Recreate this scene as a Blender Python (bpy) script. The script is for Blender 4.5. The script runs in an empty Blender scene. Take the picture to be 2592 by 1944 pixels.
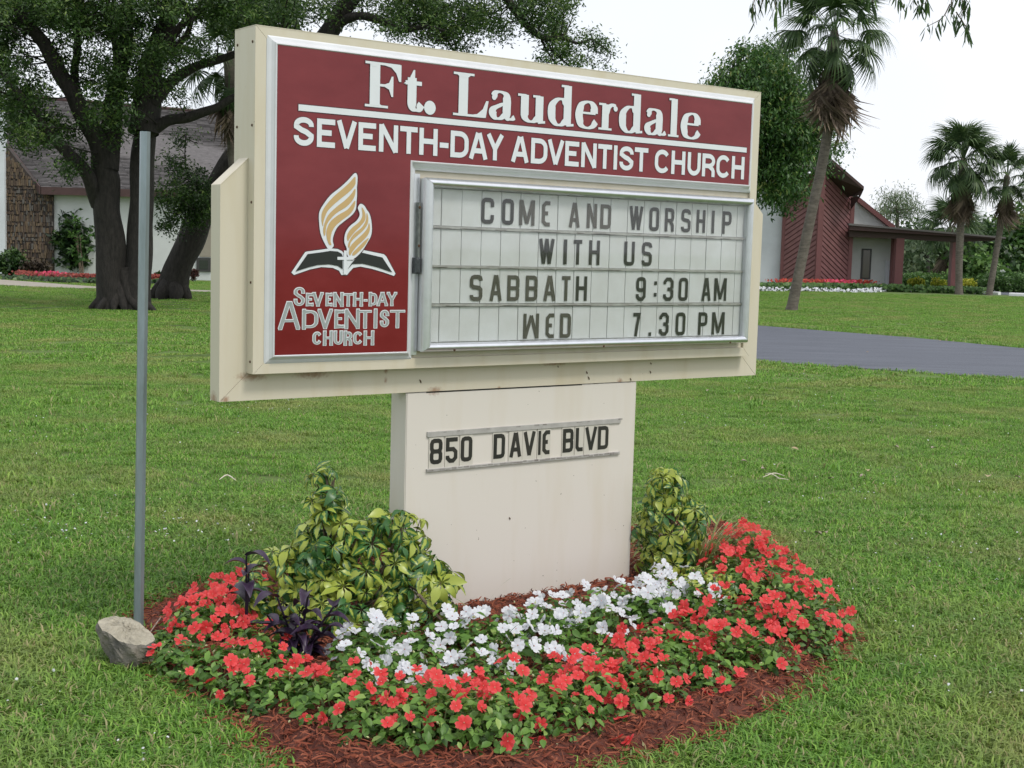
import bpy, math, random
import numpy as np
from mathutils import Vector, Matrix, Euler
from mathutils.geometry import tessellate_polygon

random.seed(7); RNG = np.random.default_rng(7)
SC = bpy.context.scene
COL = SC.collection
R = math.radians

# ------------------------------------------------------------------ camera, light, exposure
F_PX, PITCH, ROLL, EYE = 3400.24, 0.100547, 0.027838, 1.6
cam_d = bpy.data.cameras.new('camera'); cam = bpy.data.objects.new('camera', cam_d); COL.objects.link(cam)
cam_d.sensor_width = 36.0; cam_d.lens = F_PX / 2592 * 36.0; cam_d.clip_start = 0.05; cam_d.clip_end = 2000
cam.matrix_world = Matrix.Translation((0, 0, EYE)) @ Matrix.Rotation(math.pi/2 - PITCH, 4, 'X') @ Matrix.Rotation(ROLL, 4, 'Z')
SC.camera = cam

SUN_EL, SUN_AZ = R(56), R(128)      # azimuth measured clockwise from +Y
world = bpy.data.worlds.new('World'); SC.world = world; world.use_nodes = True
wt = world.node_tree; wt.nodes.clear()
w_out = wt.nodes.new('ShaderNodeOutputWorld'); w_bg = wt.nodes.new('ShaderNodeBackground')
w_sky = wt.nodes.new('ShaderNodeTexSky'); w_sky.sky_type = 'NISHITA'; w_sky.sun_disc = False
w_sky.sun_elevation = SUN_EL; w_sky.sun_rotation = SUN_AZ; w_sky.dust_density = 4.0; w_sky.air_density = 1.0
w_mix = wt.nodes.new('ShaderNodeMix'); w_mix.data_type = 'RGBA'
w_mix.inputs[0].default_value = 0.82                              # thin bright cloud over most of the sky
w_no = wt.nodes.new('ShaderNodeTexNoise'); w_no.inputs['Scale'].default_value = 2.2; w_no.inputs['Detail'].default_value = 5
w_cr = wt.nodes.new('ShaderNodeValToRGB')
w_cr.color_ramp.elements[0].position = 0.3; w_cr.color_ramp.elements[0].color = (0.82, 0.86, 0.93, 1)
w_cr.color_ramp.elements[1].position = 0.7; w_cr.color_ramp.elements[1].color = (1.0, 1.0, 1.02, 1)
w_sc = wt.nodes.new('ShaderNodeVectorMath'); w_sc.operation = 'SCALE'; w_sc.inputs['Scale'].default_value = 10.4
wt.links.new(w_no.outputs['Fac'], w_cr.inputs[0]); wt.links.new(w_cr.outputs[0], w_sc.inputs[0])
wt.links.new(w_sky.outputs[0], w_mix.inputs[6]); wt.links.new(w_sc.outputs[0], w_mix.inputs[7])
wt.links.new(w_mix.outputs[2], w_bg.inputs[0]); w_bg.inputs[1].default_value = 0.1
wt.links.new(w_bg.outputs[0], w_out.inputs[0])

sun_d = bpy.data.lights.new('sun', 'SUN'); sun = bpy.data.objects.new('sun', sun_d); COL.objects.link(sun)
sun_d.energy = 1.5; sun_d.angle = R(14); sun_d.color = (1.0, 0.95, 0.87)
sd = Vector((math.sin(SUN_AZ)*math.cos(SUN_EL), math.cos(SUN_AZ)*math.cos(SUN_EL), math.sin(SUN_EL)))
sun.rotation_euler = sd.to_track_quat('Z', 'Y').to_euler()

SC.view_settings.view_transform = 'Standard'; SC.view_settings.look = 'None'
SC.view_settings.exposure = 0.32; SC.view_settings.gamma = 1.0; SC.view_settings.use_curve_mapping = False
SC.cycles.max_bounces = 6; SC.cycles.transparent_max_bounces = 6

# ------------------------------------------------------------------ survey helpers: where measured points stand in the place
def ray(px, py):
    x, y = px - 1296, py - 972
    u = x*math.cos(ROLL) + y*math.sin(ROLL); v = -x*math.sin(ROLL) + y*math.cos(ROLL)
    a, c = u/F_PX, -v/F_PX
    return np.array([a, math.cos(PITCH) + c*math.sin(PITCH), -math.sin(PITCH) + c*math.cos(PITCH)])
def G(px, py, z=0.0):
    r = ray(px, py); t = (z - EYE)/r[2]; return np.array([r[0]*t, r[1]*t, z])
def PT(px, py, Y):
    r = ray(px, py); t = Y/r[1]; return np.array([r[0]*t, Y, EYE + r[2]*t])
SX, SY, SW = -0.9793, 5.0569, 0.648687           # the sign's near top corner on plan, and its heading
def sp(px, py, d=0.0):                           # point on the sign's face plane set back by d -> (along, height)
    r = ray(px, py); n = np.array([-math.sin(SW), math.cos(SW)]); o = np.array([SX, SY]) + n*d
    t = (o@n)/(r[:2]@n); P = r*t
    return float((P[:2]-o)@np.array([math.cos(SW), math.sin(SW)])), float(P[2] + EYE)

# ------------------------------------------------------------------ object helpers
def setp(o, label=None, cat=None, group=None, kind=None):
    if label: o['label'] = label
    if cat: o['category'] = cat
    if group: o['group'] = group
    if kind: o['kind'] = kind
    return o
def thing(name, label, cat, loc=(0, 0, 0), rotz=0, group=None):
    o = bpy.data.objects.new(name, None); COL.objects.link(o)
    o.location = tuple(float(c) for c in loc); o.rotation_euler = (0, 0, rotz); o.empty_display_size = 0.1
    return setp(o, label, cat, group)
def mesh_data(name, V, F, mats, smooth=False, attrs=None, midx=None):
    me = bpy.data.meshes.new(name)
    V = np.asarray(V, dtype=np.float32).reshape(-1, 3)
    if isinstance(F, np.ndarray):
        nf, k = F.shape
        me.vertices.add(len(V)); me.vertices.foreach_set('co', V.ravel())
        me.loops.add(nf*k); me.loops.foreach_set('vertex_index', F.astype(np.int32).ravel())
        me.polygons.add(nf); me.polygons.foreach_set('loop_start', np.arange(0, nf*k, k, dtype=np.int32))
        me.update(calc_edges=True); me.validate()
    else:
        me.from_pydata(V.tolist(), [], [tuple(int(i) for i in f) for f in F]); me.update()
    for m in (mats if isinstance(mats, (list, tuple)) else [mats]): me.materials.append(m)
    if midx is not None: me.polygons.foreach_set('material_index', np.asarray(midx, dtype=np.int32))
    if smooth: me.polygons.foreach_set('use_smooth', np.ones(len(me.polygons), dtype=bool))
    for k_, v_ in (attrs or {}).items():
        a = me.attributes.new(k_, 'FLOAT', 'POINT'); a.data.foreach_set('value', np.asarray(v_, dtype=np.float32))
    return me
def link(name, me, parent=None):
    o = bpy.data.objects.new(name, me); COL.objects.link(o)
    if parent is not None: o.parent = parent
    return o
def obj(name, V, F, mats, parent=None, smooth=False, attrs=None, midx=None, kind=None, world=False):
    V = np.asarray(V, dtype=np.float64).reshape(-1, 3)
    if world and parent is not None:
        p = parent; off = np.zeros(3)
        while p is not None: off += np.array(p.location); p = p.parent
        V = V - off
    o = link(name, mesh_data(name, V, F, mats, smooth, attrs, midx), parent)
    if kind: o['kind'] = kind
    return o

class MB:                                         # collects simple solids as one mesh
    def __init__(s): s.V = []; s.F = []
    def add(s, V, F):
        n = len(s.V); s.V += [tuple(float(c) for c in v) for v in V]; s.F += [tuple(i+n for i in f) for f in F]; return s
    def box(s, x0, x1, y0, y1, z0, z1):
        V = [(x0,y0,z0),(x1,y0,z0),(x1,y1,z0),(x0,y1,z0),(x0,y0,z1),(x1,y0,z1),(x1,y1,z1),(x0,y1,z1)]
        return s.add(V, [(0,3,2,1),(4,5,6,7),(0,1,5,4),(1,2,6,5),(2,3,7,6),(3,0,4,7)])
    def bbox(s, x0, x1, y0, y1, z0, z1, b=0.004):  # box whose front (-y) edges are bevelled
        V = [(x0,y0+b,z0),(x1,y0+b,z0),(x1,y0+b,z1),(x0,y0+b,z1),(x0+b,y0,z0+b),(x1-b,y0,z0+b),(x1-b,y0,z1-b),(x0+b,y0,z1-b),(x0,y1,z0),(x1,y1,z0),(x1,y1,z1),(x0,y1,z1)]
        return s.add(V, [(4,5,6,7),(0,1,5,4),(1,2,6,5),(2,3,7,6),(3,0,4,7),(0,8,9,1),(1,9,10,2),(2,10,11,3),(3,11,8,0),(8,11,10,9)])
    def prism(s, P, y0, y1):                      # polygon in x,z (counterclockwise seen from the front, -y), extruded back
        n = len(P); V = [(x, y0, z) for x, z in P] + [(x, y1, z) for x, z in P]
        F = [tuple(range(n)), tuple(reversed(range(n, 2*n)))] + [(i, i+n, (i+1) % n + n, (i+1) % n) for i in range(n)]
        return s.add(V, F)
    def quad(s, a, b, c, d): return s.add([a, b, c, d], [(0, 1, 2, 3)])
    def tube(s, pts, rad, k=8):
        V, F = tube_arrays(pts, rad, k); return s.add(V, [tuple(f) for f in F])
    def obj(s, name, mats, parent=None, **kw): return obj(name, s.V, s.F, mats, parent, **kw)

def smooth_line(pts, n=6):
    P = [np.asarray(p, float) for p in pts]
    if len(P) < 3: return np.array([P[0] + (P[-1]-P[0])*t for t in np.linspace(0, 1, n+1)])
    P = [2*P[0]-P[1]] + P + [2*P[-1]-P[-2]]; out = []
    for i in range(1, len(P)-2):
        for t in np.linspace(0, 1, n, endpoint=False):
            a, b, c, d = P[i-1:i+3]
            out.append(.5*((2*b)+(-a+c)*t+(2*a-5*b+4*c-d)*t*t+(-a+3*b-3*c+d)*t**3))
    out.append(P[-2]); return np.array(out)
def tube_arrays(pts, rad, k=8, rough=0.0, cap=True):
    pts = np.asarray(pts, float); n = len(pts); rad = np.interp(np.linspace(0, 1, n), np.linspace(0, 1, len(np.atleast_1d(rad))), np.atleast_1d(rad))
    T = np.gradient(pts, axis=0); T /= np.linalg.norm(T, axis=1)[:, None] + 1e-9
    up = np.array([0.13, 0.97, 0.2]); V = []
    ph = RNG.uniform(0, 6.28, 4)
    for i in range(n):
        a = np.cross(T[i], up); a /= np.linalg.norm(a) + 1e-9; b = np.cross(T[i], a)
        for j in range(k):
            th = 2*math.pi*j/k
            r = rad[i]*(1 + rough*(math.sin(3*th+ph[0]+i*.35)+math.sin(5*th+ph[1]-i*.22)+.8*math.sin(2*th+ph[2]+i*.5)))
            V.append(pts[i] + r*(math.cos(th)*a + math.sin(th)*b))
    F = [(i*k+j, i*k+(j+1) % k, (i+1)*k+(j+1) % k, (i+1)*k+j) for i in range(n-1) for j in range(k)]
    V = np.array(V)
    if cap:
        V = np.vstack([V, pts[-1][None]]); c = len(V)-1; b0 = (n-1)*k
        F += [(b0+j, b0+(j+1) % k, c, c) for j in range(k)]
        F = [f if f[2] != f[3] else (f[0], f[1], f[2]) for f in F]
    return V, F

# ------------------------------------------------------------------ materials
def mat(name, col, rough=0.7, metal=0.0, noise=0.0, nscale=8.0, bump=0.0, bscale=40.0, var=None, coord='Object', spec=0.5, stretch=None):
    m = bpy.data.materials.new(name); m.use_nodes = True; nt = m.node_tree; b = nt.nodes['Principled BSDF']
    b.inputs['Roughness'].default_value = rough; b.inputs['Metallic'].default_value = metal
    b.inputs['Specular IOR Level'].default_value = spec
    b.inputs['Base Color'].default_value = (*col, 1)
    tc = nt.nodes.new('ShaderNodeTexCoord'); src = tc.outputs[coord]
    if stretch:
        mp = nt.nodes.new('ShaderNodeMapping'); mp.inputs['Scale'].default_value = stretch
        nt.links.new(src, mp.inputs[0]); src = mp.outputs[0]
    if noise > 0:
        n = nt.nodes.new('ShaderNodeTexNoise'); n.inputs['Scale'].default_value = nscale; n.inputs['Detail'].default_value = 6
        n.inputs['Roughness'].default_value = 0.65; nt.links.new(src, n.inputs[0])
        r = nt.nodes.new('ShaderNodeValToRGB'); c2 = var or tuple(c*(1-noise) for c in col)
        r.color_ramp.elements[0].position = 0.32; r.color_ramp.elements[0].color = (*c2, 1)
        r.color_ramp.elements[1].position = 0.68; r.color_ramp.elements[1].color = (*col, 1)
        nt.links.new(n.outputs['Fac'], r.inputs[0]); nt.links.new(r.outputs[0], b.inputs['Base Color'])
    if bump > 0:
        n2 = nt.nodes.new('ShaderNodeTexNoise'); n2.inputs['Scale'].default_value = bscale; n2.inputs['Detail'].default_value = 5
        nt.links.new(src, n2.inputs[0]); bp = nt.nodes.new('ShaderNodeBump'); bp.inputs['Strength'].default_value = bump
        bp.inputs['Distance'].default_value = 0.02; nt.links.new(n2.outputs['Fac'], bp.inputs['Height']); nt.links.new(bp.outputs[0], b.inputs['Normal'])
    return m
def leaf_mat(name, stops, rough=0.5, trans=0.35, attr='tint', patch=None, spec=0.4):
    m = bpy.data.materials.new(name); m.use_nodes = True; nt = m.node_tree; b = nt.nodes['Principled BSDF']; out = nt.nodes['Material Output']
    at = nt.nodes.new('ShaderNodeAttribute'); at.attribute_name = attr
    r = nt.nodes.new('ShaderNodeValToRGB'); e = r.color_ramp.elements
    e[0].position = stops[0][0]; e[0].color = (*stops[0][1], 1); e[1].position = stops[-1][0]; e[1].color = (*stops[-1][1], 1)
    for p, c in stops[1:-1]: x = e.new(p); x.color = (*c, 1)
    nt.links.new(at.outputs['Fac'], r.inputs[0]); colour = r.outputs[0]
    if patch:
        g = nt.nodes.new('ShaderNodeNewGeometry'); n = nt.nodes.new('ShaderNodeTexNoise'); n.inputs['Scale'].default_value = patch[0]; n.inputs['Detail'].default_value = 4
        nt.links.new(g.outputs['Position'], n.inputs[0]); rr = nt.nodes.new('ShaderNodeMapRange')
        rr.inputs[1].default_value = 0.48; rr.inputs[2].default_value = 0.68; rr.inputs[3].default_value = 0; rr.inputs[4].default_value = patch[2]
        nt.links.new(n.outputs['Fac'], rr.inputs[0]); mx = nt.nodes.new('ShaderNodeMix'); mx.data_type = 'RGBA'
        nt.links.new(rr.outputs[0], mx.inputs[0]); nt.links.new(colour, mx.inputs[6]); mx.inputs[7].default_value = (*patch[1], 1); colour = mx.outputs[2]
        nz = nt.nodes.new('ShaderNodeTexNoise'); nz.inputs['Scale'].default_value = patch[0]*3.1; nz.inputs['Detail'].default_value = 3; nt.links.new(g.outputs['Position'], nz.inputs[0]); rz = nt.nodes.new('ShaderNodeMapRange'); rz.inputs[1].default_value = .42; rz.inputs[2].default_value = .62; rz.inputs[3].default_value = .25; rz.inputs[4].default_value = 0
        nt.links.new(nz.outputs['Fac'], rz.inputs[0]); mz = nt.nodes.new('ShaderNodeMix'); mz.data_type = 'RGBA'; nt.links.new(rz.outputs[0], mz.inputs[0]); nt.links.new(colour, mz.inputs[6]); mz.inputs[7].default_value = (.055, .17, .03, 1); colour = mz.outputs[2]
    nt.links.new(colour, b.inputs['Base Color']); b.inputs['Roughness'].default_value = rough; b.inputs['Specular IOR Level'].default_value = spec
    tl = nt.nodes.new('ShaderNodeBsdfTranslucent'); nt.links.new(colour, tl.inputs[0]); ms = nt.nodes.new('ShaderNodeMixShader'); ms.inputs[0].default_value = trans
    nt.links.new(b.outputs[0], ms.inputs[1]); nt.links.new(tl.outputs[0], ms.inputs[2]); nt.links.new(ms.outputs[0], out.inputs[0])
    return m
def cream_mat(name, col, spots=(), streak=0.38):
    m = mat(name, col, 0.42, noise=0.0, spec=0.4); nt = m.node_tree; b = nt.nodes['Principled BSDF']
    tc = nt.nodes.new('ShaderNodeTexCoord'); mp = nt.nodes.new('ShaderNodeMapping'); mp.inputs['Scale'].default_value = (9, 9, 1.3)
    nt.links.new(tc.outputs['Object'], mp.inputs[0])
    n = nt.nodes.new('ShaderNodeTexNoise'); n.inputs['Scale'].default_value = 1.3; n.inputs['Detail'].default_value = 5; nt.links.new(mp.outputs[0], n.inputs[0])
    rr = nt.nodes.new('ShaderNodeMapRange'); rr.inputs[1].default_value = 0.48; rr.inputs[2].default_value = 0.75; rr.inputs[3].default_value = 0; rr.inputs[4].default_value = streak
    nt.links.new(n.outputs['Fac'], rr.inputs[0]); mx = nt.nodes.new('ShaderNodeMix'); mx.data_type = 'RGBA'
    mx.inputs[6].default_value = (*col, 1); mx.inputs[7].default_value = (col[0]*.80, col[1]*.72, col[2]*.52, 1); nt.links.new(rr.outputs[0], mx.inputs[0]); c = mx.outputs[2]
    n3 = nt.nodes.new('ShaderNodeTexNoise'); n3.inputs['Scale'].default_value = 60; n3.inputs['Detail'].default_value = 2; nt.links.new(tc.outputs['Object'], n3.inputs[0])
    sp3 = nt.nodes.new('ShaderNodeMapRange'); sp3.inputs[1].default_value = 0.77; sp3.inputs[2].default_value = 0.79; nt.links.new(n3.outputs['Fac'], sp3.inputs[0])
    mx3 = nt.nodes.new('ShaderNodeMix'); mx3.data_type = 'RGBA'; nt.links.new(sp3.outputs[0], mx3.inputs[0]); nt.links.new(c, mx3.inputs[6]); mx3.inputs[7].default_value = (.12, .09, .06, 1); c = mx3.outputs[2]
    n2 = nt.nodes.new('ShaderNodeTexNoise'); n2.inputs['Scale'].default_value = 90; nt.links.new(tc.outputs['Object'], n2.inputs[0])
    for (x, y, z, rad, sx) in spots:                # rust blooms and runs, where the paint has gone
        sb = nt.nodes.new('ShaderNodeVectorMath'); sb.operation = 'SUBTRACT'; sb.inputs[1].default_value = (x, y, z); nt.links.new(tc.outputs['Object'], sb.inputs[0])
        ml = nt.nodes.new('ShaderNodeVectorMath'); ml.operation = 'MULTIPLY'; ml.inputs[1].default_value = (1/sx, 1, 1); nt.links.new(sb.outputs[0], ml.inputs[0])
        ln = nt.nodes.new('ShaderNodeVectorMath'); ln.operation = 'LENGTH'; nt.links.new(ml.outputs[0], ln.inputs[0])
        ad = nt.nodes.new('ShaderNodeMath'); ad.operation = 'MULTIPLY_ADD'; nt.links.new(n2.outputs['Fac'], ad.inputs[0]); ad.inputs[1].default_value = rad*1.1; nt.links.new(ln.outputs['Value'], ad.inputs[2])
        r2 = nt.nodes.new('ShaderNodeMapRange'); r2.inputs[1].default_value = rad*.7; r2.inputs[2].default_value = rad*1.55; r2.inputs[3].default_value = 0.65; r2.inputs[4].default_value = 0; nt.links.new(ad.outputs[0], r2.inputs[0])
        m2 = nt.nodes.new('ShaderNodeMix'); m2.data_type = 'RGBA'; nt.links.new(r2.outputs[0], m2.inputs[0]); nt.links.new(c, m2.inputs[6]); m2.inputs[7].default_value = (.23, .075, .02, 1); c = m2.outputs[2]
    nt.links.new(c, b.inputs['Base Color'])
    bp = nt.nodes.new('ShaderNodeBump'); bp.inputs['Strength'].default_value = 0.04; nt.links.new(n.outputs['Fac'], bp.inputs['Height']); nt.links.new(bp.outputs[0], b.inputs['Normal'])
    return m

M = {}
M['cream'] = cream_mat('cream_paint', (.60, .555, .45), [(-.11, .1, 1.0, .035, 1), (-.09, .052, 1.0, .02, 1), (.02, .05, 1.085, .02, 4), (.62, .05, 1.088, .014, 1), (.62, .05, 1.05, .02, .5), (.86, .05, .995, .022, 2), (1.2, .05, .995, .012, 1), (1.9, .05, .997, .02, 1), (.28, .05, 1.085, .02, 5), (1.5, .05, 1.09, .01, 9)])
M['cream_inner'] = cream_mat('cream_inner_panel', (.60, .555, .44), (), .5)
M['pedestal'] = cream_mat('pale_pedestal_paint', (.65, .615, .565), [(.86, .05, .99, .02, 2), (1.2, .05, .992, .01, 1), (1.15, .056, .015, .022, 6), (1.45, .056, .02, .018, 5), (1.75, .056, .012, .022, 6), (1.95, .056, .03, .015, 3)], .2)
M['alu'] = mat('satin_aluminium', (.72, .74, .78), 0.28, 0.85, noise=.12, nscale=20)
M['trim'] = mat('pale_silver_moulding', (.66, .68, .71), 0.3, 0.15, noise=.1, nscale=9)
M['red'] = mat('faded_red_face', (.150, .0105, .014), 0.12, noise=.35, nscale=3.2, var=(.19, .020, .024), spec=.42, stretch=(1, 1, 2.2))
M['white_letter'] = mat('white_letter_print', (.70, .74, .78), 0.35, noise=.05)
M['letter_edge'] = mat('dark_letter_edge', (.06, .012, .018), 0.5)
M['grey_letter'] = mat('grey_letter_print', (.30, .34, .34), 0.4)
M['flame'] = mat('gold_flame_print', (.52, .36, .16), 0.4)
M['black_print'] = mat('black_book_print', (.012, .016, .014), 0.4)
M['tile'] = mat('translucent_letter_panel', (.70, .71, .72), 0.32, noise=.14, nscale=5, var=(.60, .60, .59))
M['tile_seam'] = mat('grimy_panel_track', (.30, .28, .25), 0.6, noise=.7, nscale=26, var=(.5, .5, .48))
M['grime'] = mat('dark_mould_line', (.17, .15, .14), 0.8, noise=.6, nscale=30, var=(.34, .33, .31))
M['letter_black'] = mat('black_board_letter', (.014, .014, .013), 0.4, noise=.3, nscale=4, var=(.035, .032, .027))
M['letter_faded'] = mat('sun_faded_board_letter', (.060, .055, .044), 0.42, noise=.4, nscale=7, var=(.10, .09, .075))
M['dark'] = mat('dark_gap', (.02, .018, .015), 0.8)
M['rusty'] = mat('rusty_screw', (.10, .045, .02), 0.8, noise=.5, nscale=200)
M['galv'] = mat('galvanised_steel', (.31, .37, .42), 0.42, 0.55, noise=.4, nscale=9, bump=.05, var=(.23, .28, .30), stretch=(3, 3, .5))
def glass_mat():
    m = bpy.data.materials.new('clear_acrylic_door'); m.use_nodes = True; nt = m.node_tree; nt.nodes.clear()
    o = nt.nodes.new('ShaderNodeOutputMaterial'); t = nt.nodes.new('ShaderNodeBsdfTransparent'); g = nt.nodes.new('ShaderNodeBsdfGlossy'); g.inputs['Roughness'].default_value = .03
    t.inputs[0].default_value = (.96, .97, .97, 1); f = nt.nodes.new('ShaderNodeFresnel'); gg = nt.nodes.new('ShaderNodeNewGeometry'); mr = nt.nodes.new('ShaderNodeMapRange'); mr.inputs[3].default_value = 1.45; mr.inputs[4].default_value = 1/1.45; nt.links.new(gg.outputs['Backfacing'], mr.inputs[0]); nt.links.new(mr.outputs[0], f.inputs[0]); x = nt.nodes.new('ShaderNodeMixShader')
    nt.links.new(f.outputs[0], x.inputs[0]); nt.links.new(t.outputs[0], x.inputs[1]); nt.links.new(g.outputs[0], x.inputs[2]); nt.links.new(x.outputs[0], o.inputs[0]); return m
M['acrylic'] = glass_mat()

# ------------------------------------------------------------------ ground, driveway, paths
def ground_mat():
    m = mat('lawn_soil_and_thatch', (.075, .13, .025), 0.95, noise=.5, nscale=30, bump=.6, bscale=60, var=(.06, .05, .022), coord='Object'); nt = m.node_tree
    b = nt.nodes['Principled BSDF']; src = b.inputs['Base Color'].links[0].from_socket
    tc = nt.nodes.new('ShaderNodeTexCoord'); n = nt.nodes.new('ShaderNodeTexNoise'); n.inputs['Scale'].default_value = .5; n.inputs['Detail'].default_value = 5
    nt.links.new(tc.outputs['Object'], n.inputs[0]); mx = nt.nodes.new('ShaderNodeMix'); mx.data_type = 'RGBA'; nt.links.new(n.outputs['Fac'], mx.inputs[0])
    nt.links.new(src, mx.inputs[6]); mx.inputs[7].default_value = (.10, .19, .025, 1); nt.links.new(mx.outputs[2], b.inputs['Base Color']); return m
n_ = 60; xs = np.linspace(-1, 1, n_)**3*900
gx, gy = np.meshgrid(xs, xs + 40); gz = np.zeros_like(gx)
V = np.stack([gx, gy, gz], -1).reshape(-1, 3); I = np.arange(n_*n_).reshape(n_, n_)
F = np.stack([I[:-1, :-1], I[:-1, 1:], I[1:, 1:], I[1:, :-1]], -1).reshape(-1, 4)
obj('ground', V, F, ground_mat(), kind='structure')

def flat_poly(name, P, z, m, kind='structure'):
    V = [(p[0], p[1], z) for p in P]; return obj(name, V, [tuple(range(len(V)))], m, kind=kind)
asphalt = mat('worn_asphalt', (.105, .117, .145), .75, noise=.45, nscale=.9, bump=.5, bscale=110, var=(.066, .075, .097), stretch=(.5, 2.5, 1))
drive_top = [(2900, 915), (2592, 883), (2300, 855), (1919, 825), (1700, 800), (1500, 775), (1300, 752)]
drive_bot = [(1500, 800), (1700, 880), (1918, 916), (2300, 942), (2592, 962), (2900, 985)]
drive_poly = [G(*p)[:2] for p in drive_top] + [G(*p)[:2] for p in [(1250, 765)] + drive_bot]
def sheet(name, P, z, m):                          # a slab with a real 5 cm edge
    P = [np.array(p) for p in P]; n = len(P); V = [(p[0], p[1], z) for p in P] + [(p[0], p[1], z-.05) for p in P]
    return obj(name, V, [tuple(range(n))] + [(i, i+n, (i+1) % n + n, (i+1) % n) for i in range(n)], m, kind='structure')
sheet('driveway', drive_poly, .012, asphalt)
lot = [G(2440, 741)[:2], G(2800, 760)[:2], G(2900, 735)[:2], G(2500, 728)[:2]]
sheet('parking_lot', lot, .012, asphalt)
concrete = mat('pale_concrete', (.34, .31, .26), .85, noise=.3, nscale=3)
path_poly = [G(*p)[:2] for p in [(-260, 722), (0, 723), (120, 729), (232, 731.5), (400, 737), (720, 746), (720, 742), (400, 733), (232, 726.5), (120, 718), (0, 709), (-260, 705)]]
sheet('footpath', path_poly, .025, concrete)

bed_px = [(340, 1560), (375, 1640), (430, 1715), (540, 1775), (620, 1850), (700, 1930), (820, 2010), (1100, 2040), (1350, 2010), (1560, 1930), (1700, 1895), (1810, 1858), (1973, 1777), (2095, 1680), (2150, 1600), (2060, 1500), (1960, 1400), (1870, 1340), (1750, 1320), (1600, 1350), (1300, 1370), (1000, 1390), (700, 1440), (480, 1500)]
BED = np.array([G(*p)[:2] for p in bed_px])
def inpoly(P, poly):
    P = np.atleast_2d(P); x, y = P[:, 0], P[:, 1]; r = np.zeros(len(P), bool); n = len(poly); j = n-1
    for i in range(n):
        xi, yi = poly[i]; xj, yj = poly[j]
        c = ((yi > y) != (yj > y)) & (x < (xj-xi)*(y-yi)/(yj-yi+1e-12)+xi); r ^= c; j = i
    return r
def dist_poly(P, poly):
    P = np.atleast_2d(P); d = np.full(len(P), 1e9)
    for i in range(len(poly)):
        a, b = np.array(poly[i]), np.array(poly[(i+1) % len(poly)]); ab = b-a
        t = np.clip(((P-a)@ab)/(ab@ab+1e-12), 0, 1); d = np.minimum(d, np.linalg.norm(P-(a+t[:, None]*ab), axis=1))
    return d
# the mulch bed, a low mound
bs = .05; x0, y0 = BED.min(0); x1, y1 = BED.max(0); nx, ny = int((x1-x0)/bs)+1, int((y1-y0)/bs)+1
gx, gy = np.meshgrid(x0+np.arange(nx)*bs, y0+np.arange(ny)*bs); P = np.stack([gx.ravel(), gy.ravel()], -1)
ins = inpoly(P, BED); dd = dist_poly(P, BED); bed_h = np.where(ins, np.clip(dd*.35, 0, .045)+.004, -.03)
def bedz(x, y):
    p = np.array([[x, y]]); return float(min(dist_poly(p, BED)[0]*.35, .045)) + .004 if inpoly(p, BED)[0] else 0.0
V = np.column_stack([P, bed_h + RNG.normal(0, .004, len(P))]); I = np.arange(nx*ny).reshape(ny, nx)
F = np.stack([I[:-1, :-1], I[:-1, 1:], I[1:, 1:], I[1:, :-1]], -1).reshape(-1, 4); F = F[ins[F].sum(1) >= 2]
M['mulch'] = mat('red_mulch_bed', (.16, .042, .022), .95, noise=.7, nscale=45, bump=.8, bscale=90, var=(.06, .018, .012))
obj('mulch', V, F, M['mulch'], kind='structure')

# ------------------------------------------------------------------ scattered ground cover by geometry nodes
def scatter_obj(name, pts, rot, scl, idx, sources, label, cat):
    src = bpy.data.collections.new(name + '_pieces')
    for i, me in enumerate(sources):
        o = bpy.data.objects.new('%s_piece_%02d' % (name, i), me); src.objects.link(o)
    me = bpy.data.meshes.new(name); me.vertices.add(len(pts)); me.vertices.foreach_set('co', np.asarray(pts, np.float32).ravel())
    for k_, v_, t_ in (('rot', rot, 'FLOAT_VECTOR'), ('scl', scl, 'FLOAT'), ('idx', idx, 'INT')):
        a = me.attributes.new(k_, t_, 'POINT')
        if t_ == 'FLOAT_VECTOR': a.data.foreach_set('vector', np.asarray(v_, np.float32).ravel())
        else: a.data.foreach_set('value', np.asarray(v_, np.float32 if t_ == 'FLOAT' else np.int32))
    me.update(); o = link(name, me); setp(o, label, cat, None, 'stuff')
    ng = bpy.data.node_groups.new(name + '_scatter', 'GeometryNodeTree')
    ng.interface.new_socket('Geometry', in_out='INPUT', socket_type='NodeSocketGeometry'); ng.interface.new_socket('Geometry', in_out='OUTPUT', socket_type='NodeSocketGeometry')
    N = ng.nodes; L = ng.links; gi = N.new('NodeGroupInput'); go = N.new('NodeGroupOutput'); ip = N.new('GeometryNodeInstanceOnPoints')
    ci = N.new('GeometryNodeCollectionInfo'); ci.inputs['Collection'].default_value = src; ci.inputs['Separate Children'].default_value = True; ci.inputs['Reset Children'].default_value = True
    L.new(gi.outputs[0], ip.inputs['Points']); L.new(ci.outputs[0], ip.inputs['Instance']); ip.inputs['Pick Instance'].default_value = True
    def na(nm, t):
        a = N.new('GeometryNodeInputNamedAttribute'); a.data_type = t; a.inputs['Name'].default_value = nm
        return [s for s in a.outputs if s.enabled and s.name == 'Attribute'][0]
    L.new(na('idx', 'INT'), ip.inputs['Instance Index']); er = N.new('FunctionNodeEulerToRotation'); L.new(na('rot', 'FLOAT_VECTOR'), er.inputs[0])
    L.new(er.outputs[0], ip.inputs['Rotation']); L.new(na('scl', 'FLOAT'), ip.inputs['Scale']); L.new(ip.outputs[0], go.inputs[0])
    md = o.modifiers.new('scatter', 'NODES'); md.node_group = ng
    return o

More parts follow.
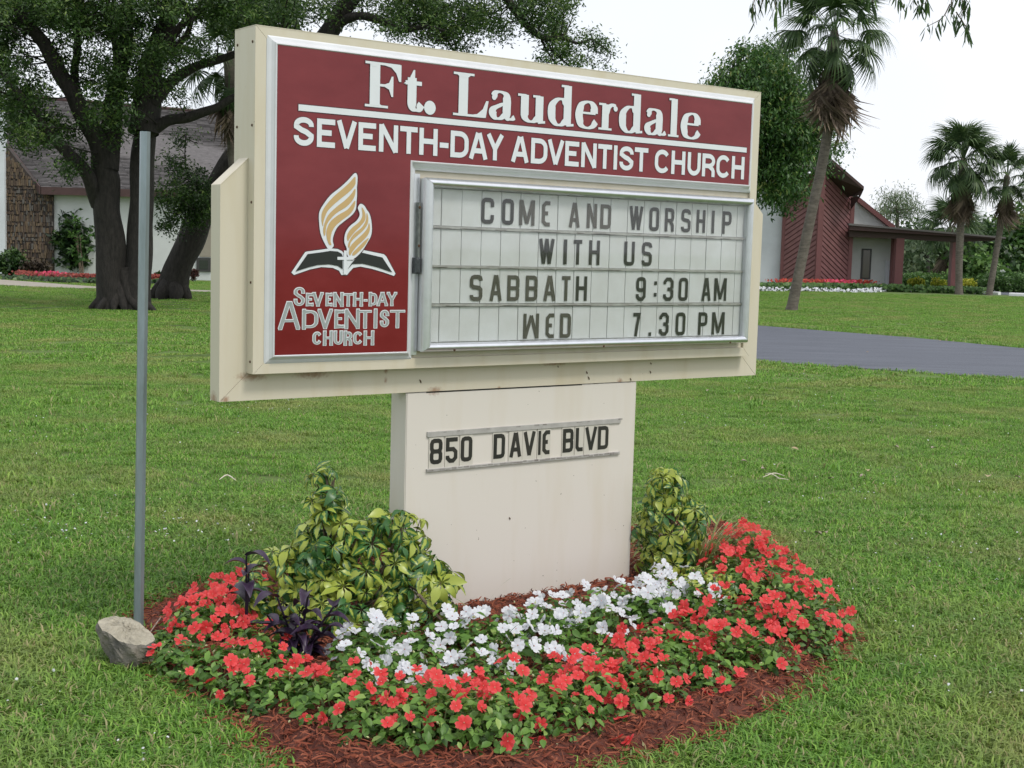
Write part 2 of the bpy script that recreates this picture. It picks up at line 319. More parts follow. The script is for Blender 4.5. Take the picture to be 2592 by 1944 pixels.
def blades(n, area, h0, h1, w0, w1, lean, disc=False):
    V = np.zeros((n, 5, 3)); T = np.zeros((n, 5)); F = []
    if disc:
        a = RNG.uniform(0, 6.283, n); r = np.sqrt(RNG.uniform(0, 1, n))*area; px, py = r*np.cos(a), r*np.sin(a)
    else: px, py = RNG.uniform(-area, area, n), RNG.uniform(-area, area, n)
    h = RNG.uniform(h0, h1, n); w = RNG.uniform(w0, w1, n)*.5; az = RNG.uniform(0, 6.283, n); ln = RNG.uniform(lean*.2, lean, n)
    dx, dy = np.cos(az), np.sin(az); sx, sy = -dy, dx
    for k, (t, ww) in enumerate(((0, 1), (0, -1), (.55, .9), (.55, -.9), (1, 0))):
        b = ln*h*t**1.7; z = h*t*np.where(t > .9, 1-.35*ln, 1)
        V[:, k, 0] = px + dx*b + sx*w*ww; V[:, k, 1] = py + dy*b + sy*w*ww; V[:, k, 2] = z
    tint = RNG.uniform(0, .86, n); tint[RNG.uniform(0, 1, n) < .10] = .97; T[:] = tint[:, None]
    base = (np.arange(n)*5)[:, None]
    Fq = np.concatenate([base+np.array([0, 1, 3]), base+np.array([0, 3, 2]), base+np.array([2, 3, 4])])
    return V.reshape(-1, 3), Fq, T.ravel()
M['grass'] = leaf_mat('lawn_grass_blades', [(0, (.080, .185, .022)), (.45, (.165, .345, .038)), (.86, (.29, .49, .075)), (.93, (.36, .32, .15)), (1, (.42, .37, .20))], .55, .3, patch=(.75, (.37, .34, .13), .62))
tuft_me = []
for i in range(6):
    v, f, t = blades(16, .05, .022, .05, .0035, .0065, 1.5, True); tuft_me.append(mesh_data('grass_tuft', v, f, M['grass'], attrs={'tint': t}))
for i in range(5):
    v, f, t = blades(1500, .27, .018, .038, .0032, .0062, 1.4); tuft_me.append(mesh_data('grass_patch', v, f, M['grass'], attrs={'tint': t}))
for i in range(4):
    v, f, t = blades(1700, .52, .022, .042, .007, .014, 1.2); tuft_me.append(mesh_data('grass_patch_coarse', v, f, M['grass'], attrs={'tint': t}))
keepout = [(BED, .03), (np.array(drive_poly), .01), (np.array(lot), .01), (np.array(path_poly), .02)]
def free(P, margin):
    ok = np.ones(len(P), bool)
    for poly, m_ in keepout: ok &= ~(inpoly(P, poly) | (dist_poly(P, poly) < margin + m_ - .05))
    return ok
def infield(P, slack=.6): return (np.abs(P[:, 0]) < .405*P[:, 1] + slack)
pts = []; idx = []; scl = []
N0 = 17000; P = np.column_stack([RNG.uniform(-4.0, 4.0, N0*2), RNG.uniform(3.2, 8.3, N0*2)]); P = P[infield(P, .4)]
k = free(P, .0); k &= ~((dist_poly(P, BED) < .10) & (RNG.uniform(0, 1, len(P)) < .55)); soil = np.array([G(430, 1590)[:2], G(300, 1560)[:2]])
for s in soil: k &= ~((np.linalg.norm(P-s, axis=1) < .16) & (RNG.uniform(0, 1, len(P)) < .55))
P = P[k]; pts.append(P); idx += list(RNG.integers(0, 6, len(P))); scl += list(RNG.uniform(.75, 1.3, len(P)))
for (ya, yb, st, i0, i1) in ((8.0, 17.0, .42, 6, 11), (17.0, 62.0, .9, 11, 15)):
    gx, gy = np.meshgrid(np.arange(-27, 27, st), np.arange(ya, yb, st)); P = np.column_stack([gx.ravel(), gy.ravel()]); P += RNG.uniform(-.1, .1, P.shape)
    P = P[infield(P, 1.0)]; P = P[free(P, st*.62)]; P = P[~((P[:, 1] > 52) & (P[:, 0] < 0))]
    pts.append(P); idx += list(RNG.integers(i0, i1, len(P))); scl += [1.0]*len(P)
# fringe tufts along the hard edges the patches stay clear of
for poly in (drive_poly, path_poly):
    P = []
    for i in range(len(poly)):
        a, b = poly[i], poly[(i+1) % len(poly)]; L_ = np.linalg.norm(b-a); n = int(L_*60)
        if n: P.append(a + (b-a)*RNG.uniform(0, 1, (n, 1)) + RNG.uniform(-.7, .7, (n, 2)))
    P = np.vstack(P); P = P[infield(P, .5)]; P = P[free(P, -.0)]; P = P[RNG.permutation(len(P))[:14000]]
    pts.append(P); idx += list(RNG.integers(0, 6, len(P))); scl += list(RNG.uniform(1.2, 2.0, len(P)))
P = np.column_stack([RNG.uniform(-6, 7, 900), RNG.uniform(3.4, 17, 900)]); P = P[infield(P, .3)]; P = P[free(P, .05)]; cl = np.sin(P[:, 0]*1.7+2)+np.sin(P[:, 1]*1.3+P[:, 0]*.6) > .1; P = P[cl]
pts.append(P); idx += list(RNG.integers(0, 6, len(P))); scl += list(RNG.uniform(1.5, 2.3, len(P)))
P = np.vstack(pts); rot = np.zeros((len(P), 3)); rot[:, 2] = RNG.uniform(0, 6.283, len(P)); rot[:, :2] = RNG.normal(0, .03, (len(P), 2))
scatter_obj('lawn_grass', np.column_stack([P, np.zeros(len(P))]), rot, scl, idx, tuft_me, 'mown green lawn with straw coloured patches around the sign and buildings', 'grass')

# shredded bark
chip_me = []
for i in range(10):
    n = 4; L_ = random.uniform(.010, .030); w = random.uniform(.0015, .004); pts_ = []; V = []
    for j in range(n):
        t = j/(n-1); x = (t-.5)*L_*2; y = .012*math.sin(t*3+i)*random.uniform(.3, 1); z = .006*math.sin(t*2.5+i*2)
        ww = w*(1-.5*abs(t-.5)*2)
        V += [(x, y-ww, z), (x, y+ww, z), (x, y, z+ww*1.2)]
    F = []
    for j in range(n-1):
        a = j*3; F += [(a, a+3, a+5, a+2), (a+1, a+2, a+5, a+4)]
    t = [random.uniform(0, 1)]*len(V); chip_me.append(mesh_data('bark_chip', V, F, leaf_mat('bark_%d' % i, [(0, (.050, .012, .009)), (.6, (.19, .045, .022)), (1, (.32, .11, .06))], .9, 0.0), attrs={'tint': t}))
NB = 42000; P = np.column_stack([RNG.uniform(BED[:, 0].min()-.05, BED[:, 0].max()+.05, NB), RNG.uniform(BED[:, 1].min()-.05, min(BED[:, 1].max(), 8), NB)])
k = inpoly(P, BED) | (dist_poly(P, BED) < .05*RNG.uniform(0, 1, NB)**2*3); P = P[k]
dd = dist_poly(P, BED); z = np.where(inpoly(P, BED), np.clip(dd*.35, 0, .045)+.006, .012)+RNG.uniform(0, .01, len(P))
rot = np.column_stack([RNG.normal(0, .3, len(P)), RNG.normal(0, .25, len(P)), RNG.uniform(0, 6.283, len(P))])
scatter_obj('mulch_chips', np.column_stack([P, z]), rot, RNG.uniform(.6, 1.5, len(P)), RNG.integers(0, 10, len(P)), chip_me, 'shredded red bark mulch spread over the flower bed', 'mulch')

# ================================================================== lettering: strokes of measured weight
def arc(cx, cy, rx, ry, a0, a1, n=8): return [(cx+rx*math.cos(R(a0+(a1-a0)*i/n)), cy+ry*math.sin(R(a0+(a1-a0)*i/n))) for i in range(n+1)]
def rr(W, H, r, x0=0, y0=0, n=6, ry=None):                # rounded rectangle centreline, counterclockwise from the right side
    rx = min(r, W/2); ry = min(ry if ry is not None else (r*1.3 if r > .03 else r), H*.5 if r < .03 else H*.36); x1, y1 = x0+W, y0+H
    return arc(x1-rx, y1-ry, rx, ry, 0, 90, n) + arc(x0+rx, y1-ry, rx, ry, 90, 180, n) + arc(x0+rx, y0+ry, rx, ry, 180, 270, n) + arc(x1-rx, y0+ry, rx, ry, 270, 360, n)
def glyph(ch, w, h, t, r, n=2):
    W, H = w-t, h-t; lo, hi = -t/2, H+t/2; rl, rh = -t/2, W+t/2; q = min(r, W/2); qy = min(r, H*.3) if r < .03 else min(q*1.2, H*.34)
    def seg(x0, y0, x1, y1): return [(x0, y0), (x1, y1)]
    if ch in 'O0': return [('c', rr(W, H, r, n=n))]
    if ch == 'C':
        k = rr(W, H, r, n=n); yt = max(p[1] for p in k if abs(p[0]-W) < 1e-6 and p[1] < H*.9) if True else 0; m = (n+1)
        if r > .03: return [('o', k[2:4*m-2])]
        yt = min(k[0][1]-H*.03, H*.68); return [('o', [(W, yt)] + k[:4*m] + [(W, H-yt)])]
    if ch == 'U': return [('o', [(W, hi)] + [(W, qy)] + list(reversed(arc(W-q, qy, q, qy, 270, 360, n))) + list(reversed(arc(q, qy, q, qy, 180, 270, n))) + [(0, hi)])]
    if ch == 'D': return [('o', [(0, 0), (0, H)] + list(reversed(arc(W-q, H-qy, q, qy, 0, 90, n))) + list(reversed(arc(W-q, qy, q, qy, -90, 0, n))) + [(0, 0)]), ('o', seg(0, lo, 0, hi))]
    if ch in 'IL' : 
        if ch == 'I': return [('o', [(W/2, lo), (W/2, hi)])]
        return [('o', [(0, hi), (0, min(q, t*.6)), (min(q, t*.6)*.8, 0), (rh, 0)])]
    if ch == 'E':
        if r < t*1.2: return [('o', [(rh, H), (r, H), (0, H-r), (0, r), (r, 0), (rh, 0)]), ('o', seg(0, H*.52, W*.9, H*.52))]
        return [('o', [(rh, H), (0, H), (0, 0), (rh, 0)]), ('o', seg(0, H*.52, W*.92, H*.52))]
    if ch == 'F': return [('o', [(rh, H), (0, H), (0, lo)]), ('o', seg(0, H*.5, W*.85, H*.5))]
    if ch == 'H': return [('o', seg(0, lo, 0, hi)), ('o', seg(W, lo, W, hi)), ('o', seg(0, H*.52, W, H*.52))]
    if ch == 'T': return [('o', seg(rl, H, rh, H)), ('o', seg(W/2, lo, W/2, H))]
    if ch == 'V': return [('o', [(0, hi), (W*.5, lo+t*.15)]), ('o', [(W, hi), (W*.5, lo+t*.15)])]
    if ch == 'Y': return [('o', [(0, hi), (W*.5, H*.42)]), ('o', [(W, hi), (W*.5, H*.42)]), ('o', [(W*.5, H*.46), (W*.5, lo)])]
    if ch == 'A': return [('o', [(0, lo), (W*.45, hi)]), ('o', [(W, lo), (W*.55, hi)]), ('o', seg(W*.2, H*.27, W*.8, H*.27))]
    if ch == 'N': return [('o', seg(0, lo, 0, hi)), ('o', seg(W, lo, W, hi)), ('o', [(0, hi-t*.1), (W, lo+t*.1)])]
    if ch == 'M': return [('o', seg(0, lo, 0, hi)), ('o', seg(W, lo, W, hi)), ('o', [(W*.04, hi-t*.1), (W*.5, lo+t*.5)]), ('o', [(W*.96, hi-t*.1), (W*.5, lo+t*.5)])]
    if ch == 'w': return [('o', seg(0, lo, 0, hi)), ('o', seg(W, lo, W, hi)), ('o', [(W*.04, lo+t*.1), (W*.5, hi-t*.5)]), ('o', [(W*.96, lo+t*.1), (W*.5, hi-t*.5)])]
    if ch == 'W': return [('o', [(0, hi), (W*.27, lo+t*.1)]), ('o', [(W*.27, lo+t*.1), (W*.5, hi)]), ('o', [(W*.5, hi), (W*.73, lo+t*.1)]), ('o', [(W, hi), (W*.73, lo+t*.1)])]
    if ch in 'PR':
        b = H*.46; p = [(0, H)] + list(reversed(arc(W-q, H-min(q, (H-b)/2), q, min(q, (H-b)/2), 0, 90, n))) + list(reversed(arc(W-q, b+min(q, (H-b)/2), q, min(q, (H-b)/2), -90, 0, n))) + [(0, b)]
        o = [('o', seg(0, lo, 0, hi)), ('o', p)]
        if ch == 'R': o.append(('o', [(W*.55, b), (W*.92, b*.62), (W, b*.4), (W, lo)]))
        return o
    if ch == 'B':
        b = H*.5; q2 = min(q, b*.5); return [('o', seg(0, lo, 0, hi)), ('o', [(0, H)] + list(reversed(arc(W-q2, H-q2, q2, q2, 0, 90, n))) + [(W, b+q2*.6), (W-q2*.5, b)] + [(0, b)]), ('o', [(W-q2*.5, b), (W, b-q2*.6)] + list(reversed(arc(W-q2, q2, q2, q2, -90, 0, n))) + [(0, 0)])]
    if ch == 'S':
        b = H*.52; q2 = q; qt, qb = min(qy, (H-b)*.5), min(qy, b*.5)
        return [('o', [(W, H-qt-H*.04)] + arc(W-q2, H-qt, q2, qt, 0, 90, n) + arc(q2, H-qt, q2, qt, 90, 180, n) + [(0, b+qt*.75), (q2*.7, b+qt*.16), (W-q2*.7, b-qb*.12), (W, b-qb*.75)] + list(reversed(arc(W-q2, qb, q2, qb, -90, 0, n))) + list(reversed(arc(q2, qb, q2, qb, 180, 270, n))) + [(0, qb+H*.05)])]
    if ch == '8': return [('c', rr(W, H*.5, r, n=n)), ('c', rr(W, H*.5, r, 0, H*.5, n=n))]
    if ch == '5': return [('o', [(rh, H), (0, H), (0, H*.55), (W-q, H*.55), (W, H*.55-q), (W, q), (W-q, 0), (q, 0), (0, q), (0, H*.25)])]
    if ch == '9': return [('c', rr(W, H*.55, r, 0, H*.45, n=n)), ('o', [(W, H*.7), (W, q), (W-q, 0), (q, 0), (0, q), (0, H*.25)])]
    if ch == '3': return [('o', [(0, H*.75), (0, H-q), (q, H), (W-q, H), (W, H-q), (W, H*.5+q*.8), (W-q*.8, H*.5), (W*.4, H*.5)]), ('o', [(W-q*.8, H*.5), (W, H*.5-q*.8), (W, q), (W-q, 0), (q, 0), (0, q), (0, H*.25)])]
    if ch == '7': return [('o', [(rl, H), (W*.9, H), (W*.55, H*.45), (W*.3, lo)])]
    if ch == '-': return [('o', seg(rl, H*.40, rh, H*.40))]
    if ch == '.': return [('o', seg(rl+(w-t)/2-.0, 0, rl+(w-t)/2+t, 0))]
    if ch == ':': return [('o', seg(rl+(w-t)/2, H*.22, rl+(w-t)/2+t, H*.22)), ('o', seg(rl+(w-t)/2, H*.80, rl+(w-t)/2+t, H*.80))]
    return []
def ribbon(pts, wid, closed=False, ext=0.0):
    P = [np.array(p, float) for p in pts]; Q = [P[0]]
    for p in P[1:]:
        if np.linalg.norm(p-Q[-1]) > 1e-6: Q.append(p)
    P = Q
    if closed and np.linalg.norm(P[0]-P[-1]) < 1e-6: P = P[:-1]
    n = len(P); W_ = np.interp(np.linspace(0, 1, n), np.linspace(0, 1, len(wid)), wid) if hasattr(wid, '__len__') else np.full(n, wid)
    if not closed and ext:
        a = P[0]-P[1]; P[0] = P[0] + a/np.linalg.norm(a)*ext; b = P[-1]-P[-2]; P[-1] = P[-1] + b/np.linalg.norm(b)*ext
    Lf, Rt = [], []
    for i in range(n):
        a = P[i]-P[i-1] if (i > 0 or closed) else P[1]-P[0]; b = P[(i+1) % n]-P[i] if (i < n-1 or closed) else P[i]-P[i-1]
        a = a/np.linalg.norm(a); b = b/np.linalg.norm(b); na = np.array([-a[1], a[0]]); nb = np.array([-b[1], b[0]]); m = na+nb
        l = np.linalg.norm(m); m = m/l if l > 1e-6 else na; s = 1/max(.42, float(m@na)); Lf.append(P[i]+m*s*W_[i]/2); Rt.append(P[i]-m*s*W_[i]/2)
    return Lf, Rt
class Ink:                                       # flat raised print, each stroke a hair above the last
    def __init__(s): s.V = []; s.F = []; s.m = []; s.k = 0
    def _push(s, V, F, mi): n = len(s.V); s.V += V; s.F += [tuple(i+n for i in f) for f in F]; s.m += [mi]*len(F)
    def stroke(s, pts, w, x, z, y, mi=0, closed=False, ext=0.0):
        Lf, Rt = ribbon(pts, w, closed, ext); n = len(Lf); s.k += 1; yy = y - s.k*6e-5
        V = [(x+p[0], yy, z+p[1]) for p in Lf] + [(x+p[0], yy, z+p[1]) for p in Rt]
        F = [(i, n+i, n+(i+1) % n, (i+1) % n) for i in range(n if closed else n-1)]
        s._push(V, F, mi)
    def poly(s, pts, x, z, y, mi=0, holes=()):
        s.k += 1; yy = y - s.k*6e-5; loops = [pts] + list(holes); tri = tessellate_polygon([[Vector((p[0], p[1], 0)) for p in l] for l in loops])
        V = [(x+p[0], yy, z+p[1]) for l in loops for p in l]; F = []
        for t in tri:
            a, b, c = [V[i] for i in t]; cr = (b[0]-a[0])*(c[2]-a[2])-(b[2]-a[2])*(c[0]-a[0]); F.append(tuple(t) if cr > 0 else tuple(reversed(t)))
        s._push(V, F, mi)
    def disc(s, cx, cy, r, x, z, y, mi=0, n=18): s.poly([(cx+r*math.cos(2*math.pi*i/n), cy+r*math.sin(2*math.pi*i/n)) for i in range(n)], x, z, y, mi)
    def obj(s, name, mats, parent): return obj(name, s.V, s.F, mats, parent, midx=s.m)
def put_letter(parent, ch, x0, x1, z0, z1, y, t, r, mats, edge=0.0, n=2, name='letter', serif=0.0, thin=None):
    g = glyph(ch, x1-x0, z1-z0, t, r, n); k = Ink(); X, Z = x0+t/2, z0+t/2; H = (z1-z0)-t
    def width(pts, base, tn):
        P = np.array(pts, float); T = np.gradient(P, axis=0); T /= np.linalg.norm(T, axis=1)[:, None]+1e-9
        return [tn+(base-tn)*abs(v)**1.2 for v in T[:, 1]]
    ser = []
    if serif:
        for mode, p in g:
            if mode == 'o':
                for e, o_ in ((p[0], p[1]), (p[-1], p[-2])):
                    d = abs(e[1]-o_[1])/(abs(e[0]-o_[0])+1e-9)
                    if d > 1 and (e[1] < 0 or e[1] > H): ser.append([(e[0]-serif, e[1]), (e[0]+serif, e[1])])
                    elif d <= 1 and len(p) > 2: ser.append([(e[0], e[1]-serif*.8), (e[0], e[1]+serif*.8)])
    if edge:
        for mode, p in g:
            w = t if thin is None else width(p, t, thin); w = (np.array(w)+2*edge) if thin is not None else w+2*edge
            k.stroke(p, w, X, Z, y, 1, mode == 'c', edge)
        for p in ser: k.stroke(p, thin*1.1+2*edge, X, Z, y, 1, False, edge)
    for mode, p in g: k.stroke(p, t if thin is None else width(p, t, thin), X, Z, y-(.0009 if edge else 0), 0, mode == 'c')
    for p in ser: k.stroke(p, thin*1.1, X, Z, y-.0012, 0)
    return k.obj(name, mats, parent)

# ================================================================== the church sign
sign = thing('church_sign', 'cream metal cabinet sign with red header and white letter board standing on a pedestal', 'sign', (SX, SY, 0), SW)
A1, Z0, Z1 = 2.7072, 1.0992, 2.3918; E_, ZL0, ZLS, ZLT = .1128, .9936, 1.8057, 1.9102
D1, D2, D3 = .0523, .1307, .1743; C0, C1, PD = .7225, 2.010, .0563; FR = .042; cr = M['cream']; gp = .0015
MB().box(.003, A1-.003, .014, D3-.012, Z0+.003, Z1-.003).obj('cabinet_body', M['cream'], sign)
for P in ([(0, Z0), (FR, Z0+FR), (FR, Z1-FR), (0, Z1)], [(A1-FR, Z0+FR), (A1, Z0), (A1, Z1), (A1-FR, Z1-FR)],
          [(gp, Z1), (FR+gp, Z1-FR), (A1-FR-gp, Z1-FR), (A1-gp, Z1)], [(gp, Z0), (A1-gp, Z0), (A1-FR-gp, Z0+FR), (FR+gp, Z0+FR)]):
    MB().prism(P, 0, .012).obj('frame_member', cr, sign)
for P in ([(0, Z0), (A1, Z0), (A1, Z1), (0, Z1)],): MB().prism(P, D3-.012, D3).obj('rear_frame', cr, sign)
# side skins: a folded return front and back with a seam between, as on the near edge
for x0_, x1_ in ((-.0025, .0), (A1, A1+.0025)):
    MB().box(x0_, x1_, .0, .132, Z0, Z1-.001).obj('side_panel', cr, sign); MB().box(x0_+.0005, x1_-.0005, .1335, D3, Z0, Z1-.001).obj('side_panel', cr, sign)
MB().box(-.0025, A1+.0025, -.001, D3, Z1, Z1+.003).obj('top_cap', cr, sign)
Lp = [(-E_, ZL0), (A1+E_, ZL0), (A1+E_, ZLS), (A1, ZLT), (0, ZLT), (-E_, ZLS)]
MB().prism([(x*.999, z) for x, z in Lp], D1+.004, D2).obj('lower_cabinet', cr, sign)
for P in ([(-E_, ZL0), (0, Z0), (0, ZLT), (-E_, ZLS)], [(A1, Z0), (A1+E_, ZL0), (A1+E_, ZLS), (A1, ZLT)], [(-E_+gp*2, ZL0), (A1+E_-gp*2, ZL0), (A1-gp, Z0), (gp, Z0)]):
    MB().prism(P, D1, D1+.005).obj('lower_cabinet_skin', cr, sign)
MB().prism([(-E_-.002, ZL0+.0), (-E_, ZL0), (-E_, ZLS), (0, ZLT), (0, ZLT+.003), (-E_-.002, ZLS+.001)], D1-.001, D2+.001).obj('shoulder_cap', cr, sign)
# pedestal
ped = MB().box(C0, C1, PD+.006, .170, -.05, ZL0-.003).obj('pedestal', M['pedestal'], sign)
MB().bbox(C0+.006, C1-.001, PD, PD+.006, -.05, ZL0-.004, .0015).obj('pedestal_face', M['pedestal'], sign)
MB().box(C0+.001, C0+.004, PD+.0005, PD+.006, -.05, ZL0-.004).obj('pedestal_edge_strip', M['pedestal'], sign)
# red face: raised L shaped pan with a silver moulding round it
RD = -.018
red = [(.079, 1.171), (.674, 1.171), (.674, 1.940), (2.632, 1.940), (2.632, 2.329), (.079, 2.329)]
def off(P, o): 
    s = [(-1, -1), (1, -1), (1, -1), (1, -1), (1, 1), (-1, 1)]; return [(x+a*o, z+b*o) for (x, z), (a, b) in zip(P, s)]
rp = Ink(); V = [(x, RD, z) for x, z in red]
red_panel = obj('red_panel', V, [(0, 1, 2, 5), (2, 3, 4, 5)], M['red'], sign)
def ring(Pa, ya, Pb, yb, name, m):
    n = len(Pa); V = [(x, ya, z) for x, z in Pa] + [(x, yb, z) for x, z in Pb]
    return obj(name, V, [(i, n+i, n+(i+1) % n, (i+1) % n) for i in range(n)], m, sign)
prof = [(0, RD+.0002), (.003, RD-.003), (.007, RD-.002), (.010, RD+.004), (.018, RD+.012), (.028, RD+.015), (.035, .001), (.0365, .004)]
mv = MB()
for (o0, ya), (o1, yb) in zip(prof[:-1], prof[1:]):
    Pa, Pb = off(red, o0), off(red, o1); n = 6
    mv.add([(x, ya, z) for x, z in Pa] + [(x, yb, z) for x, z in Pb], [(i, n+i, n+(i+1) % n, (i+1) % n) for i in range(n)])
mo = mv.obj('moulding', M['trim'], sign); mo['label'] = 'pale silver moulding around the red face'
# header words
def zc3(x, y): return sp(600+x*.31646, 50+y*.31646, RD)
def zc4(x, y): return sp(1300+x*.31646, 50+y*.31646, RD)
HB, HT = (zc3(1100, 692)[1]+zc4(1270, 938)[1])/2, (zc3(1150, 340)[1]+zc4(975, 600)[1])/2
big = [('F', 3, 1020, 1308), ('t', 3, 1328, 1478), ('.', 3, 1495, 1588), ('L', 3, 1727, 2010), ('a', 3, 2020, 2221), ('u', 4, 28, 250), ('d', 4, 270, 478), ('e', 4, 496, 660), ('r', 4, 678, 838), ('d', 4, 842, 1030), ('a', 4, 1050, 1217), ('l', 4, 1237, 1322), ('e', 4, 1341, 1487)]
def serif_letter(parent, ch, x0, x1, zb, cap):
    k = Ink(); W, H = x1-x0, cap; y = RD-.0008; T = .051; th = .0095
    T = .046 if ch in 'FL' else (.0395 if ch in 'lr' else .042)
    def do(mi, e, yy):
        def st(p, w, ext=0): k.stroke([(a*W, b*H) for a, b in p], w+2*e, x0, zb, yy, mi, False, e+ext)
        def cv(p, T_=T, tn=th):
            q = smooth_line([(a*W, b*H, 0) for a, b in p], 7)[:, :2]; tg = np.gradient(q, axis=0); tg /= np.linalg.norm(tg, axis=1)[:, None]+1e-9
            k.stroke([tuple(v) for v in q], np.array([tn+(T_-tn)*abs(v)**1.7 for v in tg[:, 1]])+2*e, x0, zb, yy, mi, False, e)
        def pg(p):
            P = np.array([(a*W, b*H) for a, b in p]); c = P.mean(0)
            if e: P = P + (P-c)/np.linalg.norm(P-c, axis=1)[:, None]*e*1.3
            k.poly([tuple(v) for v in P], x0, zb, yy, mi)
        def dc(cx, cy, r): k.disc(cx*W, cy*H, r*H+e, x0, zb, yy, mi)
        if ch == 'F':
            st([(.27, 0), (.27, 1)], T); st([(0, .02), (.64, .02)], th); st([(0, .98), (.97, .98)], th)
            pg([(1, 1), (1, .62), (.94, .62), (.86, .80), (.72, .92), (.5, .96), (.5, 1)]); st([(.3, .5), (.7, .5)], th); pg([(.78, .72), (.78, .26), (.73, .26), (.66, .42), (.5, .485), (.5, .515), (.66, .57), (.73, .72)])
            pg([(.1, .03), (.2, .1), (.34, .1), (.5, .03)]); pg([(.1, .97), (.2, .9), (.3, .9), (.3, .97)])
        elif ch == 't':
            pg([(0, .60), (.30, .72), (.52, .93), (.60, .93), (.60, .60)]); st([(.45, .75), (.45, .2)], T); cv([(.45, .35), (.46, .14), (.58, .035), (.78, .03), (.97, .16)], T, th*1.2); st([(.1, .63), (.97, .63)], th*1.7)
        elif ch == '.': k.disc(.5*W, .105*H, .5*W+e, x0, zb, yy, mi)
        elif ch == 'L':
            st([(.28, 0), (.28, 1)], T); st([(0, .98), (.58, .98)], th); st([(0, .02), (.9, .02)], th); pg([(.93, .40), (1, .40), (.93, 0), (.45, 0), (.45, .03), (.68, .07), (.84, .2)]); pg([(.08, .97), (.18, .9), (.40, .9), (.50, .97)])
        elif ch == 'a':
            cv([(.14, .53), (.26, .635), (.44, .655), (.62, .60), (.68, .45), (.68, .16), (.76, .035), (.88, .03), (1, .08)]); dc(.17, .515, .068)
            cv([(.66, .40), (.42, .34), (.17, .24), (.14, .12), (.26, .02), (.44, .03), (.66, .15)])
        elif ch == 'u':
            cv([(.25, .66), (.25, .30), (.27, .12), (.40, .03), (.56, .03), (.72, .13)]); st([(.78, .66), (.78, .01)], T); st([(0, .645), (.3, .645)], th); st([(.54, .645), (.8, .645)], th); st([(.74, .012), (1, .035)], th*1.1)
        elif ch == 'd':
            cv([(.70, .53), (.55, .645), (.36, .63), (.18, .50), (.14, .33), (.18, .14), (.34, .015), (.52, .02), (.70, .14)]); st([(.75, 1), (.75, .01)], T); st([(.50, .98), (.78, .98)], th); st([(.72, .012), (1, .035)], th*1.1)
        elif ch == 'e':
            cv([(.88, .375), (.86, .53), (.72, .635), (.52, .655), (.28, .58), (.16, .40), (.16, .24), (.28, .06), (.55, .0), (.80, .05), (.98, .18)], T*1.02); st([(.2, .375), (.95, .375)], th)
        elif ch == 'r':
            st([(.33, .65), (.33, .01)], T); st([(0, .645), (.35, .645)], th); st([(0, .02), (.66, .02)], th); cv([(.38, .42), (.48, .57), (.66, .645), (.84, .62)], T*.8, th*1.4); dc(.83, .56, .07)
        elif ch == 'l': st([(.52, 1), (.52, .01)], T); st([(.02, .98), (.55, .98)], th); st([(.0, .02), (1, .02)], th)
    do(1, .0022, y); k.k = 0; k_y = y-.0022; do(0, 0, k_y)
    return k.obj('letter', [M['white_letter'], M['letter_edge']], parent)
for ch, c, xa, xb in big:
    fn = zc3 if c == 3 else zc4; ym = 600 if c == 3 else 760
    serif_letter(red_panel, ch, fn(xa, ym)[0], fn(xb, ym)[0], HB, HT-HB)
ra, rb = zc3(490, 690)[0], zc4(1862, 1050)[0]; rz = (zc3(1000, 748)[1]+zc4(1000, 955)[1])/2
rz = (zc3(490, 695)[1]+zc4(1862, 1048)[1])/2
k = Ink(); k.stroke([(ra, 0), (rb, 0)], .030, 0, rz, RD-.0006, 1, False, .003); k.stroke([(ra, 0), (rb, 0)], .0235, 0, rz, RD-.0018, 0); k.obj('rule_line', [M['white_letter'], M['letter_edge']], red_panel)
sub = [('S', 3, 453, 612), ('E', 3, 638, 783), ('V', 3, 795, 957), ('E', 3, 970, 1110), ('N', 3, 1135, 1287), ('T', 3, 1303, 1443), ('H', 3, 1458, 1604), ('-', 3, 1622, 1692), ('D', 3, 1708, 1853), ('A', 3, 1857, 2007), ('Y', 3, 1995, 2135),
       ('A', 4, -22, 120), ('D', 4, 137, 268), ('V', 4, 268, 402), ('E', 4, 410, 521), ('N', 4, 540, 662), ('T', 4, 673, 784), ('I', 4, 798, 830), ('S', 4, 847, 958), ('T', 4, 967, 1075), ('C', 4, 1130, 1248), ('H', 4, 1263, 1373), ('U', 4, 1393, 1497), ('R', 4, 1510, 1612), ('C', 4, 1625, 1734), ('H', 4, 1747, 1848)]
SB = (zc3(710, 1015)[1]+zc4(465, 1168)[1]+zc4(1800, 1283)[1])/3; ST = (zc3(710, 790)[1]+zc4(465, 965)[1]+zc4(1800, 1105)[1])/3
for ch, c, xa, xb in sub:
    fn = zc3 if c == 3 else zc4; ym = 900 if c == 3 else 1080
    put_letter(red_panel, ch, fn(xa, ym)[0], fn(xb, ym)[0], SB, ST, RD-.0006, .0207, .05, [M['white_letter'], M['letter_edge']], .0022, 6)
